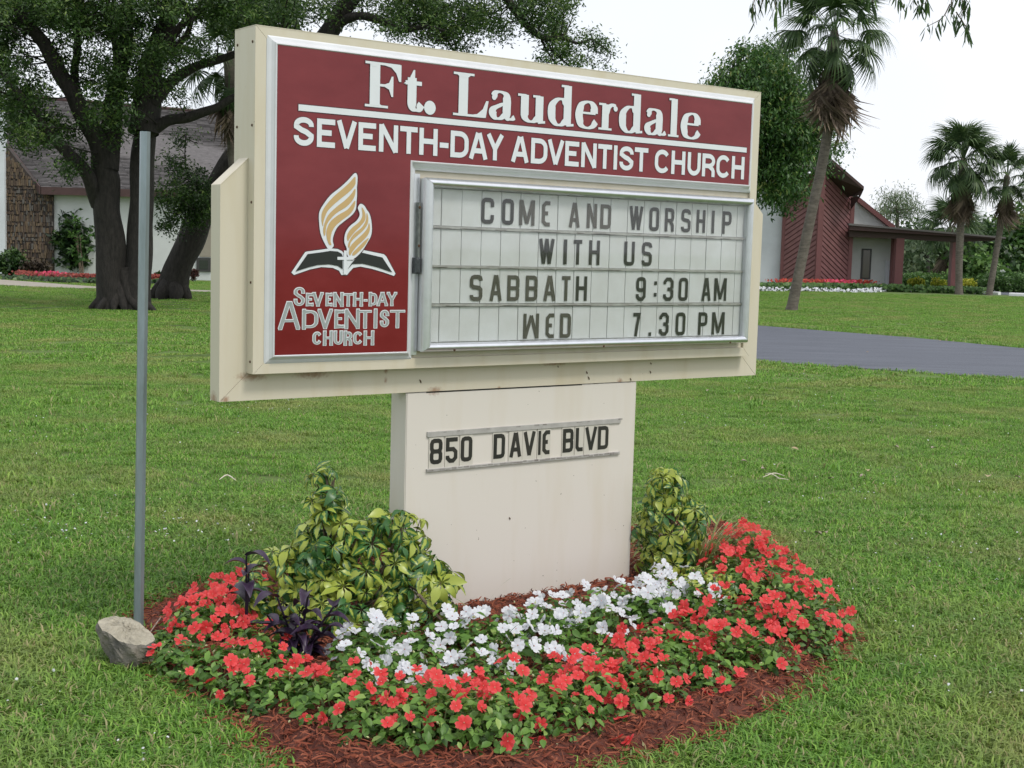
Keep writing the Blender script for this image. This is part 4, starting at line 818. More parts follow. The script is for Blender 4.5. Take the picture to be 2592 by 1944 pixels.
reds = [
 ('red impatiens at the far left tip of the bed, nearest the stone', [(455, 1705, .11, .12), (430, 1650, .08, .09)], 90),
 ('dense red impatiens heaped left of the purple plant, reaching furthest back on the left', [(520, 1640, .17, .17), (590, 1600, .15, .16), (545, 1570, .13, .15), (600, 1545, .13, .15), (480, 1610, .11, .12)], 190),
 ('red impatiens in front of the purple plant on the left end of the bed', [(560, 1735, .16, .14), (650, 1690, .15, .14), (690, 1740, .14, .13)], 95),
 ('low leafy red impatiens where the bed turns forward at the left, with few flowers', [(700, 1800, .15, .13), (620, 1780, .13, .11)], 50),
 ('red impatiens below the large variegated shrub, front left of the bed', [(830, 1835, .17, .15), (880, 1800, .14, .13), (770, 1785, .13, .12)], 75),
 ('leafy red impatiens left of the lowest point of the bed', [(940, 1880, .16, .15), (1000, 1835, .15, .14)], 60),
 ('red impatiens at the very front of the bed, thick green leaves hanging to the mulch', [(1090, 1910, .18, .18), (1120, 1860, .16, .16), (1020, 1900, .13, .14)], 62),
 ('red impatiens at the front of the bed, just right of its lowest point', [(1260, 1905, .18, .18), (1240, 1860, .16, .16), (1180, 1895, .14, .15)], 70),
 ('red impatiens behind the front row, touching the white flowers in the middle', [(1150, 1822, .14, .15), (1280, 1805, .14, .15), (1040, 1815, .12, .13)], 110),
 ('red impatiens in the front row where the bare red mulch begins on the right', [(1400, 1870, .17, .17), (1500, 1825, .17, .17), (1370, 1825, .14, .15)], 90),
 ('bright red impatiens packed tight in front of the right half of the white flowers', [(1420, 1785, .14, .16), (1540, 1755, .15, .17), (1480, 1800, .14, .17)], 140),
 ('red impatiens spilling toward the mulch, front right of the bed', [(1640, 1790, .16, .16), (1720, 1745, .15, .17), (1790, 1760, .12, .12)], 120),
 ('single red impatiens mound poking back between the white flowers and the small variegated shrub', [(1640, 1690, .14, .16), (1710, 1680, .14, .17)], 120),
 ('red impatiens low on the right arm of the bed, beside the open mulch', [(1830, 1710, .15, .17), (1920, 1705, .15, .16), (1760, 1680, .13, .18)], 125),
 ('red impatiens filling the middle of the right arm of the bed', [(1850, 1620, .17, .19), (1940, 1630, .15, .18), (1790, 1610, .13, .18)], 125),
 ('red impatiens at the far right corner of the bed, against the grass', [(2040, 1655, .15, .16), (2080, 1610, .14, .15), (2010, 1590, .13, .17)], 150),
 ('red impatiens on the outer slope of the right arm, behind the corner', [(1950, 1560, .16, .20), (2030, 1545, .13, .17), (1880, 1540, .15, .18)], 170),
 ('dense red impatiens right of the grassy clump, at the back of the right arm', [(1880, 1500, .16, .20), (1960, 1500, .14, .18), (1830, 1510, .14, .18)], 190),
 ('furthest red impatiens, topmost in the bed beside the straw coloured grass clump', [(1900, 1450, .15, .19), (1840, 1450, .14, .17), (1880, 1415, .12, .17)], 190)]
reds = [(lb, [(x, y, r, h-.03 if 1350 < x < 1800 else h-.015) for x, y, r, h in dm], ds) for lb, dm, ds in reds]
for lb, dm, ds in reds: clump('impatiens_plant', lb, RG, 'flowering plant', dm, red_fl, ds)
whites = [
 ('white impatiens at the left end, under the large variegated shrub', [(900, 1700, .13, .12), (985, 1740, .13, .12), (940, 1665, .13, .12), (900, 1735, .11, .10)], 150),
 ('white impatiens second from the left, below the trailing shrub branch', [(1030, 1680, .14, .14), (1070, 1740, .14, .13), (1120, 1660, .13, .13)], 190),
 ('white impatiens in the middle, beside the leafy green weed', [(1190, 1670, .15, .14), (1200, 1745, .14, .13), (1260, 1640, .12, .12)], 160),
 ('white impatiens right of the leafy weed, in front of the pedestal', [(1330, 1715, .15, .14), (1340, 1640, .14, .14), (1400, 1610, .13, .14)], 210),
 ('white impatiens behind the tight red flowers, right of the pedestal centre', [(1450, 1670, .15, .15), (1520, 1640, .14, .15), (1480, 1600, .13, .15)], 210),
 ('white impatiens just in front of the right pedestal corner', [(1610, 1580, .14, .15), (1560, 1570, .12, .14), (1640, 1600, .12, .14)], 210),
 ('white impatiens furthest right, under the upright variegated shrub', [(1690, 1545, .15, .16), (1750, 1570, .13, .15), (1680, 1580, .13, .15)], 210)]
whites = [(lb, [(x, y+6, r*1.0, h+.005) for x, y, r, h in dm], ds) for lb, dm, ds in whites]
for lb, dm, ds in whites: clump('impatiens_plant', lb, WG, 'flowering plant', dm, white_fl, ds*.78)

# ------------------------------------------------------------------ variegated umbrella shrubs
def varieg_mat():
    m = bpy.data.materials.new('variegated_umbrella_leaf'); m.use_nodes = True; nt = m.node_tree; b = nt.nodes['Principled BSDF']; out = nt.nodes['Material Output']
    e = nt.nodes.new('ShaderNodeAttribute'); e.attribute_name = 'edge'; t = nt.nodes.new('ShaderNodeAttribute'); t.attribute_name = 'tint'; oi = nt.nodes.new('ShaderNodeObjectInfo')
    tc = nt.nodes.new('ShaderNodeTexCoord'); n = nt.nodes.new('ShaderNodeTexNoise'); n.inputs['Scale'].default_value = 55; nt.links.new(tc.outputs['Object'], n.inputs[0])
    a = nt.nodes.new('ShaderNodeMath'); a.operation = 'MULTIPLY_ADD'; nt.links.new(n.outputs['Fac'], a.inputs[0]); a.inputs[1].default_value = .9; nt.links.new(e.outputs['Fac'], a.inputs[2])
    s = nt.nodes.new('ShaderNodeMath'); s.operation = 'MULTIPLY_ADD'; nt.links.new(oi.outputs['Random'], s.inputs[0]); s.inputs[1].default_value = .85; nt.links.new(a.outputs[0], s.inputs[2])
    s2 = nt.nodes.new('ShaderNodeMath'); s2.operation = 'MULTIPLY_ADD'; nt.links.new(t.outputs['Fac'], s2.inputs[0]); s2.inputs[1].default_value = .55; nt.links.new(s.outputs[0], s2.inputs[2])
    mr = nt.nodes.new('ShaderNodeMapRange'); mr.inputs[1].default_value = 1.46; mr.inputs[2].default_value = 1.58; nt.links.new(s2.outputs[0], mr.inputs[0])
    mx = nt.nodes.new('ShaderNodeMix'); mx.data_type = 'RGBA'; nt.links.new(mr.outputs[0], mx.inputs[0]); mx.inputs[6].default_value = (.36, .43, .07, 1); mx.inputs[7].default_value = (.045, .14, .034, 1)
    nt.links.new(mx.outputs[2], b.inputs['Base Color']); b.inputs['Roughness'].default_value = .35
    tl = nt.nodes.new('ShaderNodeBsdfTranslucent'); nt.links.new(mx.outputs[2], tl.inputs[0]); ms = nt.nodes.new('ShaderNodeMixShader'); ms.inputs[0].default_value = .25
    nt.links.new(b.outputs[0], ms.inputs[1]); nt.links.new(tl.outputs[0], ms.inputs[2]); nt.links.new(ms.outputs[0], out.inputs[0]); return m
M['varieg'] = varieg_mat()
def whorl_mesh(seed, size=.075, droop=.5):
    rg = np.random.default_rng(seed); n = rg.integers(6, 9); V = []; F = []; E = []; T = []
    V += []; 
    for k in range(n):
        az = 2*math.pi*k/n + rg.normal(0, .12); L_ = size*rg.uniform(.75, 1.15); dr = droop*rg.uniform(.3, 1.3); tw = rg.normal(0, .3); o = len(V); tn = rg.uniform(0, 1)
        for i in range(7):
            t = i/6; w = L_*.20*(math.sin(math.pi*min(1, max(0, (t-.14)/.86)**.8)) if t > .14 else 0)+.0008; x = (.12+t)*L_*math.cos(dr*t*.9); z = -(.05+t*t*dr*.75)*L_
            for s_ in (-1, 0, 1):
                yy = s_*w; zz = z + abs(s_)*w*.28 + s_*tw*w; V.append((x*math.cos(az)-yy*math.sin(az), x*math.sin(az)+yy*math.cos(az), zz)); E.append(abs(s_)*.62 + .1*(t < .2)); T.append(tn)
        for i in range(6):
            a = o+i*3; F += [(a, a+3, a+4, a+1), (a+1, a+4, a+5, a+2)]
    return mesh_data('leaf', V, F, M['varieg'], smooth=True, attrs={'edge': E, 'tint': T})
whorls = [whorl_mesh(i, .074, .55+.16*i) for i in range(8)]
def umbrella_shrub(label, base, lobes, n, group=None, sc=1.0):
    """lobes: ellipsoids (centre, radii) in metres relative to the base, each covered in leaf whorls carried on stems"""
    root = thing('umbrella_shrub', label, 'shrub', (base[0], base[1], 0), 0, group); vol = sum(r[0]*r[2] for c, r in lobes); st = MB(); cnt = 0
    for c, r in lobes:
        m = int(n*r[0]*r[2]/vol); pts_ = []
        tries = 0
        while len(pts_) < m and tries < m*60:
            tries += 1; d = np.array([random.gauss(0, 1) for _ in range(3)]); d /= np.linalg.norm(d)
            if d[1] > .5 and random.random() < .75: continue
            p = np.array(c)+d*np.array(r)*random.uniform(.72, 1.03)
            if p[2] < .05: continue
            if any(np.linalg.norm(p-q) < .045*sc for q in pts_): continue
            pts_.append(p)
            nr = Vector((d[0]*.55+random.gauss(0, .2), d[1]*.55-.18+random.gauss(0, .2), .55+d[2]*.3)).normalized(); o = link('leaf', random.choice(whorls), root); o.rotation_mode = 'QUATERNION'
            o.rotation_quaternion = nr.to_track_quat('Z', 'Y') @ Euler((0, 0, random.uniform(0, 6.28))).to_quaternion(); o.location = tuple(p); k = sc*random.uniform(.7, 1.2); o.scale = (k, k, k)
            q0 = np.array([c[0]*.7, c[1]*.7, max(.02, p[2]-.22)]); inner = p*.75+np.array(c)*.25
            st.tube([tuple(p), tuple((p+inner)/2-[0, 0, .02]), tuple(inner-[0, 0, .04])], [.0012, .0024], 4)
        st.tube(smooth_line([(0, 0, -.03), (c[0]*.5, c[1]*.5, c[2]*.5), (c[0], c[1], c[2]+r[2]*.6)], 5), [.011, .005], 6)
        for q in range(4): st.tube(smooth_line([(c[0]*.3, c[1]*.3, c[2]*.3), (c[0]+random.uniform(-.3, .3)*r[0], c[1], c[2]*.8), (c[0]+random.uniform(-.7, .7)*r[0], c[1]+random.uniform(-.6, .3)*r[1], c[2]+random.uniform(-.1, .6)*r[2])], 4), [.006, .003], 5)
    o = st.obj('stems', M['twig'], root); o['kind'] = 'stuff'
    # dark inner foliage
    return root
sb1 = G(880, 1610)
root = umbrella_shrub('large bushy yellow and green umbrella shrub leaning on the left side of the pedestal', sb1,
   [((-.07, -.02, .36), (.13, .12, .22)), ((.10, .06, .32), (.20, .16, .20)), ((.22, .06, .42), (.10, .10, .12)), ((-.27, .0, .19), (.19, .14, .18)), ((-.16, -.02, .30), (.14, .12, .14)), ((.0, -.05, .15), (.28, .17, .16)), ((.30, .04, .18), (.15, .14, .18)), ((-.10, .02, .60), (.08, .07, .10))], 275)
pk = MB(); 
p0 = G(1160, 1605); p1 = PT(1060, 1505, 5.25)
pk.tube(smooth_line([(p0[0]-sb1[0], p0[1]-sb1[1], .0), ((p0[0]+p1[0])/2-sb1[0], (p0[1]+p1[1])/2-sb1[1]-.01, p1[2]*.5-.01), (p1[0]-sb1[0], p1[1]-sb1[1], p1[2])], 5), [.009, .006], 7); pk.obj('stem', M['twig'], root)
sb2 = G(1685, 1485)
umbrella_shrub('upright yellow and green umbrella shrub at the right corner of the pedestal', sb2, [((.02, .0, .31), (.18, .13, .18)), ((.0, .0, .14), (.14, .12, .12)), ((-.02, .0, .50), (.09, .08, .09))], 120, sc=.92)
sb3 = G(1830, 1560)
umbrella_shrub('low little yellow and green umbrella shrub between white and red impatiens', sb3, [((-.05, -.02, .14), (.13, .09, .07)), ((-.14, .02, .17), (.07, .07, .06))], 34, sc=.62)

# ------------------------------------------------------------------ purple heart plants
M['purple'] = leaf_mat('purple_heart_leaf', [(0, (.016, .009, .022)), (.7, (.034, .018, .044)), (1, (.07, .05, .10))], .38, .1)
def pleaf(L_, W_, arch, seed):
    rg = np.random.default_rng(seed); V = []; F = []; T = []
    for i in range(8):
        t = i/7; w = W_*math.sin(math.pi*(t*.86+.12))**.8*(1-t*.35); x = L_*t*(1-.15*t); z = L_*(arch*t-arch*1.5*t*t)
        for s_ in (-1, 0, 1): V.append((x, s_*w, z+abs(s_)*w*.55)); T.append(.3+.5*abs(s_)*rg.uniform(.6, 1)+.2*t)
    for i in range(7): a = i*3; F += [(a, a+3, a+4, a+1), (a+1, a+4, a+5, a+2)]
    return mesh_data('leaf', V, F, M['purple'], smooth=True, attrs={'tint': T})
pls = [pleaf(.15, .034, .45, i) for i in range(3)] + [pleaf(.12, .033, .15, 7)]
def purple(label, base, stems):
    root = thing('purple_heart_plant', label, 'plant', (base[0], base[1], 0), 0, 'purple heart plants in the left of the bed')
    for (dx, dy, h, nl, l0) in stems:
        st = MB(); path = smooth_line([(0, 0, 0), (dx*.4, dy*.4, h*.5), (dx, dy, h)], 5); st.tube(path, [.0055, .004], 6); st.obj('stem', M['purple'], root)
        for k in range(nl):
            t = l0+(1-l0)*k/max(1, nl-1); p = path[int(t*(len(path)-1))]; o = link('leaf', random.choice(pls), root); o.location = tuple(p)
            az = k*2.4+random.uniform(-.4, .4); o.rotation_euler = (random.uniform(-.2, .2), random.uniform(-.35, .1), az); s_ = random.uniform(.6, .92); o.scale = (s_, s_, s_)
    return root
purple('tall thin purple plant with a bare stem rising above the red flowers at left', G(622, 1640), [(-.0, .0, .37, 6, .60), (.01, .0, .30, 3, .3)])
purple('bushy dark purple plant sprawling between the red impatiens and the large shrub', G(755, 1690), [(-.08, -.01, .27, 8, .2), (.04, -.03, .30, 8, .2), (.13, .0, .24, 7, .2), (0, -.07, .18, 7, .2), (-.12, .0, .2, 6, .2), (.07, -.05, .14, 6, .2), (.12, -.06, .18, 6, .2)])
# ------------------------------------------------------------------ arching striped grass clump
M['straw_blade'] = leaf_mat('striped_straw_grass', [(0, (.13, .19, .055)), (.5, (.26, .30, .10)), (.85, (.45, .42, .22)), (1, (.40, .20, .09))], .5, .3)
def grass_clump(label, base, n, L0, L1, spread, m, cat='plant', name='ornamental_grass', w=.003):
    root = thing(name, label, cat, (base[0], base[1], 0)); V = []; F = []; T = []
    for k in range(n):
        az = random.uniform(0, 6.28); L_ = random.uniform(L0, L1); el = random.uniform(.5, 1.35); o = len(V); tn = random.random(); cx, cy = random.gauss(0, .03), random.gauss(0, .03); x = y = z = 0.0; e = el
        for i in range(7):
            t = i/6; ww = w*(1-t**2.2)+.0003
            V += [(cx+x*math.cos(az)-ww*math.sin(az), cy+x*math.sin(az)+ww*math.cos(az), z), (cx+x*math.cos(az)+ww*math.sin(az), cy+x*math.sin(az)-ww*math.cos(az), z+.001)]; T += [min(1, tn+t*.2)]*2
            x += L_/6*math.cos(e); z += L_/6*math.sin(e); e -= spread*(.25+t*.5)
            z = max(z, .01)
        F += [(o+2*i, o+2*i+1, o+2*i+3, o+2*i+2) for i in range(6)]
    b = obj('blades', V, F, m, root, attrs={'tint': T}, kind='stuff'); return root
gb = G(1745, 1470); grass_clump('clump of arching green and straw striped grass behind the right umbrella shrub', (gb[0]+.08, gb[1]+.12), 420, .30, .55, .62, M['straw_blade'])
M['weed'] = leaf_mat('weed_leaf', [(0, (.05, .13, .03)), (1, (.16, .30, .07))], .5, .3)
wb = G(1290, 1665); grass_clump('leafy green weed with narrow leaves growing among the white impatiens', wb, 90, .10, .20, .35, M['weed'], 'weed', 'weed', .007)
for px, py, l in ((1000, 1740, 'thin green grass weed sticking up left of the white flowers'), (1215, 1590, 'thin grass blades arching in front of the pedestal foot')):
    grass_clump(l, G(px, py), 7, .14, .26, .3, M['weed'], 'weed', 'grass_weed', .0018)

# ------------------------------------------------------------------ litter on the lawn
M['dead_leaf'] = mat('dry_curled_leaf', (.36, .30, .26), .8, noise=.4, nscale=60, var=(.22, .16, .12)); M['tan_leaf'] = mat('tan_dry_leaf', (.42, .33, .20), .8, noise=.3, nscale=60); M['pale_sliver'] = mat('pale_palm_sliver', (.60, .55, .45), .7)
def curled_leaf(L_, W_, curl, m, seed):
    rg = np.random.default_rng(seed); V = []; F = []
    for i in range(9):
        t = i/8; w = W_*math.sin(math.pi*(t*.94+.03)); a = curl*(t-.5)
        for j in range(5):
            s_ = (j-2)/2; c_ = 1.1; V.append((L_*(math.sin(a)/curl if curl else t-.5), w*math.sin(s_*c_)/c_*1.2, L_*.25*(math.cos(a)) + w*.8*(1-math.cos(s_*c_))+rg.normal(0, L_*.012)))
    for i in range(8):
        for j in range(4): F.append((i*5+j, (i+1)*5+j, (i+1)*5+j+1, i*5+j+1))
    V = np.array(V); V[:, 2] -= V[:, 2].min(); return mesh_data('fallen_leaf', V, F, m, smooth=True)
cl = [curled_leaf(.05, .018, 1.6, M['dead_leaf'], i) for i in range(3)] + [curled_leaf(.06, .016, 1.0, M['tan_leaf'], 9)]
LL = [((2070, 1363), 'left of two grey curled dead leaves on the pale lawn beyond the grass clump', 0), ((2087, 1362), 'largest grey curled dead leaf on the pale lawn right of the grass clump', 1), ((1912, 1324), 'grey curled dead leaf on the lawn above the topmost red impatiens', 2),
      ((1932, 1197), 'small dark curled leaf on the lawn by the pale slivers', 0), ((2103, 1222), 'brown curled leaf alone in the middle of the right lawn', 1), ((2183, 1216), 'tan curled leaf with a pale neighbour on the middle right lawn', 2),
      ((2195, 1201), 'flat tan leaf just behind the tan curled leaf on the right lawn', 3), ((2500, 1216), 'large tan torn leaf near the right edge of the lawn', 3), ((2362, 1143), 'pale curled leaf on the right lawn, far from others', 1),
      ((2268, 1140), 'whitish folded leaf left of the pale curled leaf on the right lawn', 0), ((2203, 984), 'dry leaf on the lawn close to the driveway edge', 2), ((2223, 1003), 'brown dry leaf second from the driveway edge', 3), ((2575, 1218), 'small grey leaf at the right border of the lawn', 0),
      ((1883, 1178), 'faint pinkish dry leaf on the lawn right of the sign', 2), ((2012, 1145), 'thin tan leaf on the bright lawn right of the sign', 3), ((2195, 896), 'dark curled leaf lying on the asphalt driveway', 1), ((2380, 866), 'pale dry leaf at the far edge of the driveway', 3), ((2035, 934), 'small pale leaf where the lawn meets the driveway', 2), ((1792, 995), 'small grey leaf under the right corner of the cabinet', 0)]
for (px, py), lb, k in LL:
    g = G(px, py); o = link('fallen_leaf', cl[k]); o.location = (g[0], g[1], .03); o.rotation_euler = (random.uniform(-.3, .3), random.uniform(-.3, .3), random.uniform(0, 6.28)); s_ = 1.5 if '2500' in str(px) else 1.05; o.scale = (s_, s_, s_)
    setp(o, lb, 'leaf', 'dead leaves lying on the right lawn')
def sliver(pts_, z, lb, r=.004, m=None, cat='twig', name='twig'):
    P = [G(*p) for p in pts_]; c = P[0]; q = smooth_line([(p[0]-c[0], p[1]-c[1], z+.012*math.sin(math.pi*i/(len(P)-1))) for i, p in enumerate(P)], 4); V, F = tube_arrays(q, [r*.4, r, r*.4], 5)
    o = obj(name, V, F, m or M['pale_sliver']); o.location = (c[0], c[1], 0); setp(o, lb, cat)
sliver([(555, 1229), (575, 1222), (597, 1231)], .04, 'pale bowed twig lying on the lawn between the post and the sign', .006)
sliver([(376, 1625), (392, 1608), (405, 1590), (408, 1572)], .03, 'thin bleached twig leaning on the stone by the post', .004, M['dead_leaf'])
sliver([(1930, 1222), (1958, 1216), (1985, 1218)], .04, 'long pale sliver in the scatter on the lawn beside the grass clump', .005); sliver([(1936, 1214), (1950, 1217), (1975, 1226)], .04, 'short pale sliver crossing the long one on the lawn', .005); sliver([(1965, 1224), (1995, 1228)], .04, 'pale sliver in front of the other two on the lawn', .004)
# dropped flowers on the mulch
for (px, py), lb in (((1570, 1870), 'dropped red flower lying alone on the mulch right of centre'), ((1560, 1905), 'dropped red flower at the grass edge of the mulch'), ((1590, 1905), 'red petals beside the dropped flower at the grass edge'), ((1835, 1790), 'dropped red flower on the mulch below the right arm'), ((1872, 1750), 'dropped pinkish flower on the mulch furthest right'), ((1280, 1930), 'faded pink flower dropped at the very bottom of the bed'), ((1335, 1922), 'red and white flower dropped at the bottom of the bed'), ((775, 1870), 'dropped red flower on the mulch at front left'), ((495, 1752), 'dropped red flower at the left mulch edge')):
    g = G(px, py); o = link('fallen_flower', random.choice(red_fl)); o.location = (g[0], g[1], bedz(g[0], g[1])+.022); o.rotation_euler = (.5+random.uniform(-.3, .3), random.uniform(-.4, .4), random.uniform(0, 6)); setp(o, lb, 'flower', 'red flowers dropped on the mulch')
# tiny white petals through the lawn, nobody could count them
pm = []
for i in range(3):
    V = [(.006*math.cos(a)*random.uniform(.6, 1.2), .006*math.sin(a)*random.uniform(.6, 1.2), .001*math.sin(3*a)) for a in np.linspace(0, 6.283, 8)[:-1]]; pm.append(mesh_data('petal', V, [tuple(range(7))], M['white_petal'], attrs={'tint': [.8]*7}))
cl_ = [(250, 1350, .5, 46), (500, 1360, .35, 30), (150, 1300, .6, 26), (620, 1030, .8, 46), (300, 1100, 1.0, 30), (650, 1290, .5, 16), (2150, 1250, .9, 34), (2300, 1080, 1.4, 40), (2450, 1400, .6, 24), (2100, 1000, 1.6, 30), (2430, 1720, .3, 12), (130, 1750, .3, 10), (430, 1900, .2, 9), (2350, 1560, .5, 20), (1750, 1080, .7, 16)]
P = []
for px, py, r, n in cl_: g = G(px, py); P.append(np.column_stack([g[0]+RNG.normal(0, r*.6, n), g[1]+RNG.normal(0, r*.6, n), RNG.uniform(.03, .05, n)]))
P = np.vstack(P); P = P[~inpoly(P[:, :2], BED)]; P = P[P[:, 1] > 3.5]
scatter_obj('fallen_petals', P, np.column_stack([RNG.normal(0, .5, len(P)), RNG.normal(0, .5, len(P)), RNG.uniform(0, 6.28, len(P))]), RNG.uniform(.5, 1.25, len(P)), RNG.integers(0, 3, len(P)), pm, 'tiny white petals dropped through the lawn grass', 'petals')

# ================================================================== trees
M['bark_dark'] = mat('dark_oak_bark', (.034, .030, .026), .95, noise=.7, nscale=9, bump=1.0, bscale=18, var=(.010, .009, .008), stretch=(2, 2, .6))
M['bark_palm'] = mat('grey_palm_trunk', (.17, .15, .125), .9, noise=.55, nscale=5, bump=.5, bscale=20, var=(.07, .06, .05), stretch=(1, 1, 3))
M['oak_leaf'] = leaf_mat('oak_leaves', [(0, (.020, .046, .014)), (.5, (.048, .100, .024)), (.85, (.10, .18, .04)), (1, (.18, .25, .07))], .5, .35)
M['ficus_leaf'] = leaf_mat('broad_tree_leaves', [(0, (.026, .072, .022)), (.5, (.065, .15, .034)), (.85, (.085, .17, .035)), (1, (.20, .24, .06))], .45, .3)
M['shrub_dark'] = leaf_mat('dark_shrub_leaves', [(0, (.012, .030, .012)), (.6, (.030, .070, .020)), (1, (.09, .16, .04))], .4, .25)
M['shrub_mid'] = leaf_mat('hedge_leaves', [(0, (.030, .075, .016)), (.6, (.065, .15, .03)), (1, (.14, .25, .06))], .5, .3)
M['gold_leaf'] = leaf_mat('golden_shrub_leaves', [(0, (.20, .28, .03)), (.6, (.45, .50, .05)), (1, (.62, .58, .08))], .5, .3)
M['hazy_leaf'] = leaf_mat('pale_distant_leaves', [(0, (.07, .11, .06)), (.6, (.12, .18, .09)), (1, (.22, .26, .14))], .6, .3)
M['palm_green'] = leaf_mat('cabbage_palm_frond', [(0, (.028, .055, .022)), (.6, (.065, .12, .042)), (1, (.15, .21, .08))], .5, .25)
M['palm_dead'] = leaf_mat('dead_palm_frond', [(0, (.06, .045, .035)), (.6, (.13, .10, .075)), (1, (.22, .17, .12))], .8, .15)
CARD_V = np.array([(0, 0, 0), (.45, -.5, .04), (1, 0, -.08), (.45, .5, .04)]); CARD_F = np.array([(0, 1, 2, 3)])
def leaves(name, root, cents, radii, per, L0, L1, aspect, m, squash=(1, 1, .8), droop=0.0, base_tint=.45, spread=.26, kind='stuff'):
    """loose bunches of small leaves: one bunch per centre"""
    cents = np.asarray(cents, float); radii = np.asarray(radii, float); n = len(cents)*per; c = np.repeat(cents, per, 0); r = np.repeat(radii, per)
    d = RNG.normal(0, .5, (n, 3))*np.array(squash); P = c + d*r[:, None]
    nrm = np.column_stack([RNG.normal(0, .6, n), RNG.normal(0, .6, n), RNG.uniform(.2, 1.0, n)]); X, Y, Z = basis(nrm, RNG.uniform(0, 6.283, n))
    if droop: X = X*(1-droop) + np.array([0, 0, -1])*droop
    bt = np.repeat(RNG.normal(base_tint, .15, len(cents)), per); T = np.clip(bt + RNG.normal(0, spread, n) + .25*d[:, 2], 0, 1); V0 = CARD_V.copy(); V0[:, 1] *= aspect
    V, F, T = scatter_mesh(V0, CARD_F, P, X, Y, Z, RNG.uniform(L0, L1, n), T); return obj(name, V, F, m, root, attrs={'tint': T}, kind=kind, world=True)
def blob_cents(blobs, Y, dY, dens, below=None):
    out = []
    for b in blobs:
        px, py, rx, ry = b[:4]; k = b[4] if len(b) > 4 else 1.0; n = max(2, int(dens*k*rx*ry/1000))
        for _ in range(n):
            a = random.uniform(0, 6.283); q = math.sqrt(random.random()); out.append(PT(px+rx*q*math.cos(a), py+ry*q*math.sin(a), Y+random.gauss(0, dY)))
    return np.array(out)
def limb_mesh(limbs, Y, k=10):
    mb = MB()
    for pts, r0, r1, *rest in limbs:
        dy = rest[0] if rest else 0.0; P = [PT(x, y, Y + dy*(i/(len(pts)-1))) for i, (x, y) in enumerate(pts)]; q = smooth_line(P, 7); n = len(q)
        q = q + np.column_stack([np.sin(np.arange(n)*.55+r0*50)*r0*.05, np.zeros(n), np.cos(np.arange(n)*.7)*r0*.05])
        V, F = tube_arrays(q, np.array([r0, (r0*.55+r1*.45), r1]), k, rough=.045); mb.add(V, F)
    return mb
def twigs(mb, cents, limbs, Y, r=.012, frac=1.0):
    skel = np.vstack([smooth_line([PT(x, y, Y) for x, y in l[0]], 8) for l in limbs])
    for c in cents:
        if random.random() > frac: continue
        i = int(np.argmin(np.linalg.norm(skel-c, axis=1))); s = skel[i]; m_ = (s+c)/2 + np.array([random.gauss(0, .15), random.gauss(0, .15), random.gauss(.05, .12)])
        V, F = tube_arrays(smooth_line([s, m_, c], 3), [r*2.0, r*.5], 4, cap=False); mb.add(V, F)

# --- the big live oak at the left
ob = G(300, 784); OY = ob[1]
oak = thing('oak_tree', 'large dark live oak with a twin trunk and low spreading limbs behind the post', 'tree', ob)
limbs_main = [([(285, 795), (283, 740), (280, 640), (272, 540), (266, 450), (262, 400)], .36, .25, 0),
  ([(262, 430), (245, 350), (200, 270), (160, 200), (110, 110), (50, 30), (0, -60)], .23, .10, -1),
  ([(195, 255), (188, 190), (196, 120), (190, 40), (200, -60)], .10, .05, 0), ([(250, 520), (225, 450), (170, 385), (110, 320), (50, 240), (-20, 150)], .17, .05, -1.5),
  ([(272, 430), (282, 330), (290, 230), (315, 140), (320, 40), (330, -80)], .25, .10, .5), ([(285, 300), (300, 200), (290, 100), (270, -20)], .11, .05, -.6)]
limbs_b = [([(345, 792), (352, 700), (355, 600), (358, 500), (362, 400), (366, 310)], .30, .24, .3), ([(366, 340), (372, 240), (392, 140), (425, 50), (470, -40)], .34, .14, .5),
  ([(372, 335), (420, 308), (475, 297), (540, 275), (600, 245), (680, 235)], .14, .06, 0), ([(385, 260), (430, 212), (475, 178), (540, 155), (610, 135), (700, 120)], .14, .05, .4), ([(400, 150), (450, 75), (500, 30), (570, -30)], .10, .06, .4), ([(430, 135), (470, 90), (490, 40), (520, -20)], .07, .04, 0)]
mb = limb_mesh(limbs_main + limbs_b, OY, 12)
for i, (dx, dy, l) in enumerate(((-.85, -.15, .34), (-.45, -.45, .30), (.0, -.5, .28), (.35, -.45, .3), (.8, -.35, .34), (1.15, -.1, .32), (.95, .25, .3), (-.6, .3, .3), (.6, -.1, .5))):   # root flare
    dx *= .82; dy *= .8; q = smooth_line([(ob[0]+.15*(1 if dx > .3 else -1)+.0, OY+.02, .9), (ob[0]+dx*.42, OY+dy*.5, .33), (ob[0]+dx*.75, OY+dy*.9, .08), (ob[0]+dx, OY+dy, -.08)], 5); V, F = tube_arrays(q, [.18, .13, .08, .03], 8, rough=.08); mb.add(V, F)
oak_blobs = [(30, 40, 60, 70, 1.1), (150, 30, 80, 50, 1.2), (260, 55, 70, 55, 1.3), (370, 30, 60, 40, .9), (460, 20, 60, 35, .9), (560, 20, 60, 40, 1.2), (640, 30, 60, 50, .9), (720, 10, 60, 25, .8), (-60, 100, 70, 120, 1), (30, 170, 50, 60, .55), (50, 260, 60, 50, .75), (120, 330, 60, 45, .75), (60, 340, 60, 40, .6), (170, 130, 40, 40, .5), (100, 215, 40, 45, .5), (170, 420, 40, 30, .5), (250, 190, 60, 60, .7), (300, 260, 45, 60, .6), (255, 300, 40, 40, .45), (345, 180, 40, 60, .55), (290, 335, 30, 30, .5), (215, 400, 40, 20, .25), (420, 160, 50, 50, .45), (480, 130, 60, 40, .55), (440, 240, 40, 30, .35), (350, 100, 50, 50, .7),
  (100, -80, 160, 90, .7), (350, -90, 180, 80, .7), (620, -80, 160, 70, .6)]
